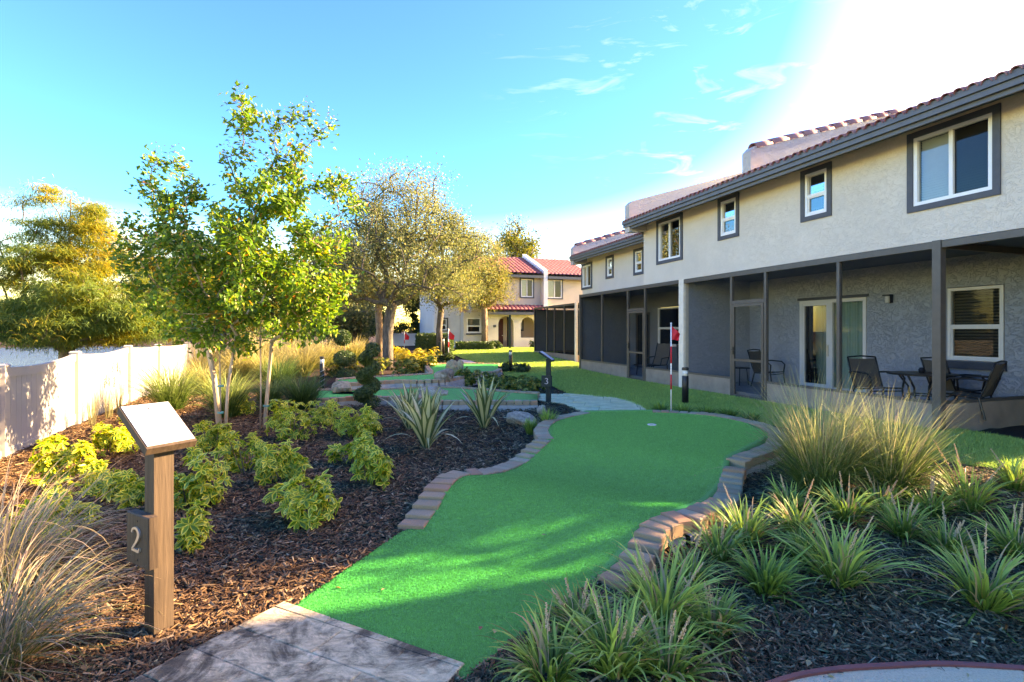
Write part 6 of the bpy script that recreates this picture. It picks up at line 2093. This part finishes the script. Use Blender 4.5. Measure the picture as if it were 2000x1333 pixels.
def numeral(digit, mat, parent, loc, h):
    """raised serif-like numeral on a plaque face that looks along -Y"""
    if digit == '2':
        st = [(-.30, .28, .045), (-.24, .42, .05), (-.05, .50, .05), (.17, .46, .075), (.27, .30, .085), (.22, .12, .08), (.05, -.10, .06), (-.15, -.30, .05), (-.29, -.44, .045)]
        extra = [[(-.31, -.45, .055), (0, -.45, .065), (.27, -.45, .06), (.33, -.30, .02)]]
    else:
        st = [(-.26, .38, .04), (-.08, .49, .05), (.14, .46, .07), (.22, .30, .08), (.12, .10, .06), (-.06, .02, .035)]
        extra = [[(-.06, .02, .035), (.14, -.03, .06), (.25, -.18, .08), (.20, -.38, .075), (0, -.49, .05), (-.2, -.46, .045), (-.28, -.36, .05)]]
    m_ = MB()
    for line in [st] + extra:
        q = smooth_line([(p[0], p[1], p[2]) for p in line], .05)
        L_, R_ = [], []
        for i, p in enumerate(q):
            d = q[min(i + 1, len(q) - 1)][:2] - q[max(i - 1, 0)][:2]; d = d / max(1e-6, np.linalg.norm(d)); nn = np.array([-d[1], d[0]])
            L_.append(p[:2] + nn * p[2]); R_.append(p[:2] - nn * p[2])
        for i in range(len(q) - 1):
            a, b, c, d = L_[i] * h, L_[i + 1] * h, R_[i + 1] * h, R_[i] * h
            m_.quad((a[0], -.008, a[1]), (b[0], -.008, b[1]), (c[0], -.008, c[1]), (d[0], -.008, d[1]))
            m_.quad((a[0], -.008, a[1]), (b[0], -.008, b[1]), (b[0], 0, b[1]), (a[0], 0, a[1]))
            m_.quad((d[0], -.008, d[1]), (c[0], -.008, c[1]), (c[0], 0, c[1]), (d[0], 0, d[1]))
    return m_.build('numeral', mat, parent, loc=loc)

def signpost(label, x, y, rz, digit, wood, hs=1.0, nummat='metal'):
    T = thing('signpost', label, 'signpost', (x, y, gz(x, y)), rz)
    q = MB(); q.bevbox(-.045, .045, -.045, .045, -.06, .965 * hs, .003); q.build('post', M[wood], T)
    q = MB()
    x0, x1, z0, z1, y0, y1 = -.13, .085, .355 * hs, .605 * hs, -.088, -.046
    b = .005
    q.add([(x0, y1, z0), (x1, y1, z0), (x1, y1, z1), (x0, y1, z1), (x0, y0 + b, z0), (x1, y0 + b, z0), (x1, y0 + b, z1), (x0, y0 + b, z1), (x0 + b, y0, z0 + b), (x1 - b, y0, z0 + b), (x1 - b, y0, z1 - b), (x0 + b, y0, z1 - b)],
          [(0, 1, 5, 4), (1, 2, 6, 5), (2, 3, 7, 6), (3, 0, 4, 7), (4, 5, 9, 8), (5, 6, 10, 9), (6, 7, 11, 10), (7, 4, 8, 11), (8, 9, 10, 11), (3, 2, 1, 0)])
    pl_ = q.build('number_block', M[wood], T)
    numeral(digit, M[nummat], pl_, (-.025, -.0885, .485 * hs), .112)
    for zz in (.575, .385):
        q = MB(); q.tube([(-.02, -.0885, zz * hs), (-.02, -.0905, zz * hs)], .005, 8); q.build('screw', M['black'], pl_)
    # tilted board with a white plate
    ang = math.atan2(.178, .275)
    ca, sa = math.cos(ang), math.sin(ang)
    def tp(u_, v_, w_): return (.105 - u_ * ca + w_ * sa, v_, .935 * hs + u_ * sa + w_ * ca)
    def slab_(u0, u1, v0, v1, w0, w1, name, mat, par):
        q = MB(); q.add([tp(u0, v0, w0), tp(u1, v0, w0), tp(u1, v1, w0), tp(u0, v1, w0), tp(u0, v0, w1), tp(u1, v0, w1), tp(u1, v1, w1), tp(u0, v1, w1)],
                        [(3, 2, 1, 0), (4, 5, 6, 7), (0, 1, 5, 4), (1, 2, 6, 5), (2, 3, 7, 6), (3, 0, 4, 7)])
        return q.build(name, M[mat], par)
    bd_ = slab_(0, .33, -.105, .125, -.03, .008, 'board', wood, T)
    pt_ = slab_(.016, .325, -.098, .119, .009, .0125, 'plate', 'plate', bd_)
    q = MB(); q.tube([tp(.285, .01, .0126), tp(.285, .01, .0146)], .0045, 8); q.build('screw', M['black'], bd_)
    return T
signpost('brown wooden signpost with a tilted white panel and the numeral 2 on a block', -1.762, 2.558, R(-30), '2', 'wood')
signpost('dark green signpost with tilted panel and numeral 3 beside the far path', 0.75, 10.51, R(-17), '3', 'wood_green', .93, 'plate')

def flagstick(label, x, y, h, seed, far=False):
    T = thing('flagstick', label, 'golf flag', (x, y, gz(x, y)), 0, None)
    rr_ = .011 if not far else .018
    q = MB(); q.tube([(0, 0, -.03), (0, 0, h)], rr_, 8); q.build('pole', M['white'], T, True)
    for a, b in ((.30, .46), (.58, .76)) if not far else ((.45, .62),):
        q = MB(); q.tube([(0, 0, h * a), (0, 0, h * b)], rr_ * 1.12, 8); q.build('band', M['red'], T, True)
    q = MB(); q.lathe([(rr_ * 1.4, 0), (rr_ * 1.5, .012), (.002, .03)], 8, (0, 0, h)); q.build('tip', M['white'], T)
    # limp pennant
    fl = MB(); n = 10
    L_ = .21 * (1.6 if far else 1); H_ = .24 * (1.6 if far else 1)
    g = [[None] * (n + 1) for _ in range(n + 1)]
    r = random.Random(seed)
    for i in range(n + 1):
        for j in range(n + 1):
            u_, v_ = i / n, j / n
            zt_ = h - .02 - v_ * H_ * (1 - .55 * u_) - u_ * H_ * .62
            xx = u_ * L_ * .75; yy = .022 * math.sin(u_ * 7 + v_ * 3) * u_ * 1.4
            g[i][j] = (xx - u_ * v_ * .03, yy, zt_)
    for i in range(n):
        for j in range(n):
            fl.quad(g[i][j], g[i + 1][j], g[i + 1][j + 1], g[i][j + 1])
    fl.build('flag', M['red'], T, True)
    return T
flagstick('red flag on a red and white pole behind the bricks of the large green', 2.66, 8.56, 1.56, 1)
flagstick('small red flag on a pole at the farthest putting lane', -2.63, 21.2, 1.36, 2, True)
flagstick('tiny red flag far behind the oak, before the low white wall', -5.51, 26.2, 1.1, 3, True)
# uplight
T = thing('garden_spotlight', 'small black garden spotlight leaning in the mulch left of the crepe myrtle shrub', 'spotlight', (-3.25, 5.6, gz(-3.25, 5.6)), R(40))
q = MB(); q.tube([(0, 0, -.05), (0, 0, .06)], .008, 6); q.build('stake', M['black'], T)
q = MB(); q.tube([(-.01, 0, .045), (.04, 0, .17)], [.032, .036], 12); q.build('head', M['black'], T, True)
q = MB(); q.tube([(.0405, 0, .1712), (.042, 0, .175)], [.030, .030], 12); q.build('lens', M['lens'], T)

# ================================================================ PORCH FURNITURE
def sling_panel(prof, x0, x1, n=1):
    m_ = MB()
    for a, b in zip(prof[:-1], prof[1:]):
        for xa, xb, sg in ((x0, (x0 + x1) / 2, 0), ((x0 + x1) / 2, x1, 1)):
            m_.quad((xa, a[0], a[1] - (.012 if sg else 0)), (xb, a[0], a[1] - (0 if sg else .012)), (xb, b[0], b[1] - (0 if sg else .012)), (xa, b[0], b[1] - (.012 if sg else 0)))
    return m_
def patio_chair(label, t, s, ang, group='sling chairs round the porch table'):
    x, y = row(t, s)
    T = thing('patio_chair', label, 'chair', (x, y, .20), ROWROT + ang, group)
    T.scale = (1.08, .95, 1.0)
    # faces -Y
    q = sling_panel([(-.23, .35), (0, .33), (.20, .325)], -.22, .22); q.build('seat', M['sling'], T, True)
    q = sling_panel([(.21, .33), (.26, .50), (.32, .68), (.37, .82)], -.22, .22); q.build('backrest', M['sling'], T, True)
    for sx in (-1, 1):
        q = MB(); q.tube([(sx * .235, -.25, .35), (sx * .235, 0, .325), (sx * .235, .2, .32), (sx * .235, .27, .5), (sx * .235, .33, .69), (sx * .235, .38, .84)], .014, 6); q.build('side_frame', M['black'], T, True)
        q = MB(); q.tube([(sx * .25, .31, .58), (sx * .27, .1, .60), (sx * .275, -.16, .585), (sx * .27, -.24, .52), (sx * .26, -.22, .36)], .016, 6); q.build('armrest', M['black'], T, True)
        q = MB(); q.tube([(sx * .25, -.22, .35), (sx * .26, -.26, .0)], .014, 6); q.build('leg', M['black'], T)
        q = MB(); q.tube([(sx * .25, .19, .32), (sx * .26, .27, .0)], .014, 6); q.build('leg', M['black'], T)
    q = MB(); q.tube([(-.235, .38, .84), (0, .385, .86), (.235, .38, .84)], .014, 6); q.build('top_rail', M['black'], T)
    q = MB(); q.tube([(-.255, -.2, .3), (.255, -.2, .3)], .011, 6); q.build('stretcher', M['black'], T)
    return T
patio_chair('sling chair left of the round patio table, its back to the sliding door', .62, 6.32, R(-15))
patio_chair('sling chair right of the patio table, nearest the right edge of the picture', 1.05, 5.22, R(195))
patio_chair('sling chair between the patio table and the porch window', 1.62, 5.75, R(70))
x, y = row(1.0, 5.86)
T = thing('patio_table', 'round dark patio table on curved legs inside the near porch', 'table', (x, y, .20))
q = MB(); q.lathe([(.46, .585), (.475, .592), (.475, .605), (.46, .612), (.0001, .613)], 28); q.build('tabletop', M['black'], T)
for k in range(4):
    a = math.pi / 2 * k + .4; c, s_ = math.cos(a), math.sin(a)
    q = MB(); q.tube([(c * .36, s_ * .36, .58), (c * .2, s_ * .2, .38), (c * .18, s_ * .18, .2), (c * .34, s_ * .34, 0)], .016, 6); q.build('leg', M['black'], T, True)
q = MB(); q.tube([(math.cos(a) * .19, math.sin(a) * .19, .26) for a in np.linspace(0, 6.283, 17)], .011, 5); q.build('leg_ring', M['black'], T)
q = MB(); q.lathe([(.035, .614), (.05, .66), (.03, .70), (.01, .705)], 10); 
q.build('candle_lantern', M['black'], None, loc=(x, y, .20), label='small dark lantern in the middle of the patio table', cat='lantern')

def lounge_chair(label, t, s, ang, back=.72):
    x, y = row(t, s)
    T = thing('lounge_chair', label, 'lounge chair', (x, y, .20), ROWROT + ang, 'lounge chairs on the porches')
    q = sling_panel([(-.75, .30), (-.3, .29), (.1, .29)], -.24, .24); q.build('seat', M['sling'], T)
    q = sling_panel([(.12, .29), (.25, .55), (.36, .92)], -.24, .24); q.build('backrest', M['sling'], T)
    for sx in (-1, 1):
        q = MB(); q.tube([(sx * .25, -.78, .30), (sx * .25, -.2, .285), (sx * .25, .12, .285), (sx * .25, .25, .55), (sx * .25, .365, .94)], .016, 6); q.build('side_frame', M['black'], T)
        q = MB(); q.tube([(sx * .27, .22, .52), (sx * .28, .0, .5), (sx * .27, -.15, .48), (sx * .26, -.2, .29)], .014, 6); q.build('armrest', M['black'], T)
        for yy in (-.6, .15):
            q = MB(); q.tube([(sx * .25, yy, .29), (sx * .25, yy * 1.1, 0)], .015, 6); q.build('leg', M['black'], T)
    return T
patio_chair('brown sling chair alone beside the sliding glass door', 1.45, 9.5, R(15), 'sling chairs on the near porch')
lounge_chair('lounge chair behind the farther screen door', 1.0, 13.3, R(-70))
lounge_chair('lounge chair under the farther porch window', 1.1, 11.9, R(-20))
x, y = row(1.1, 10.0)
T = thing('side_table', 'small dark side table behind the near screen door', 'table', (x, y, .20))
q = MB(); q.lathe([(.22, .40), (.23, .41), (.22, .42), (.0001, .42)], 18); q.build('tabletop', M['black'], T)
for k in range(3):
    a = 2.1 * k; q = MB(); q.tube([(math.cos(a) * .15, math.sin(a) * .15, .4), (math.cos(a) * .2, math.sin(a) * .2, 0)], .012, 5); q.build('leg', M['black'], T)
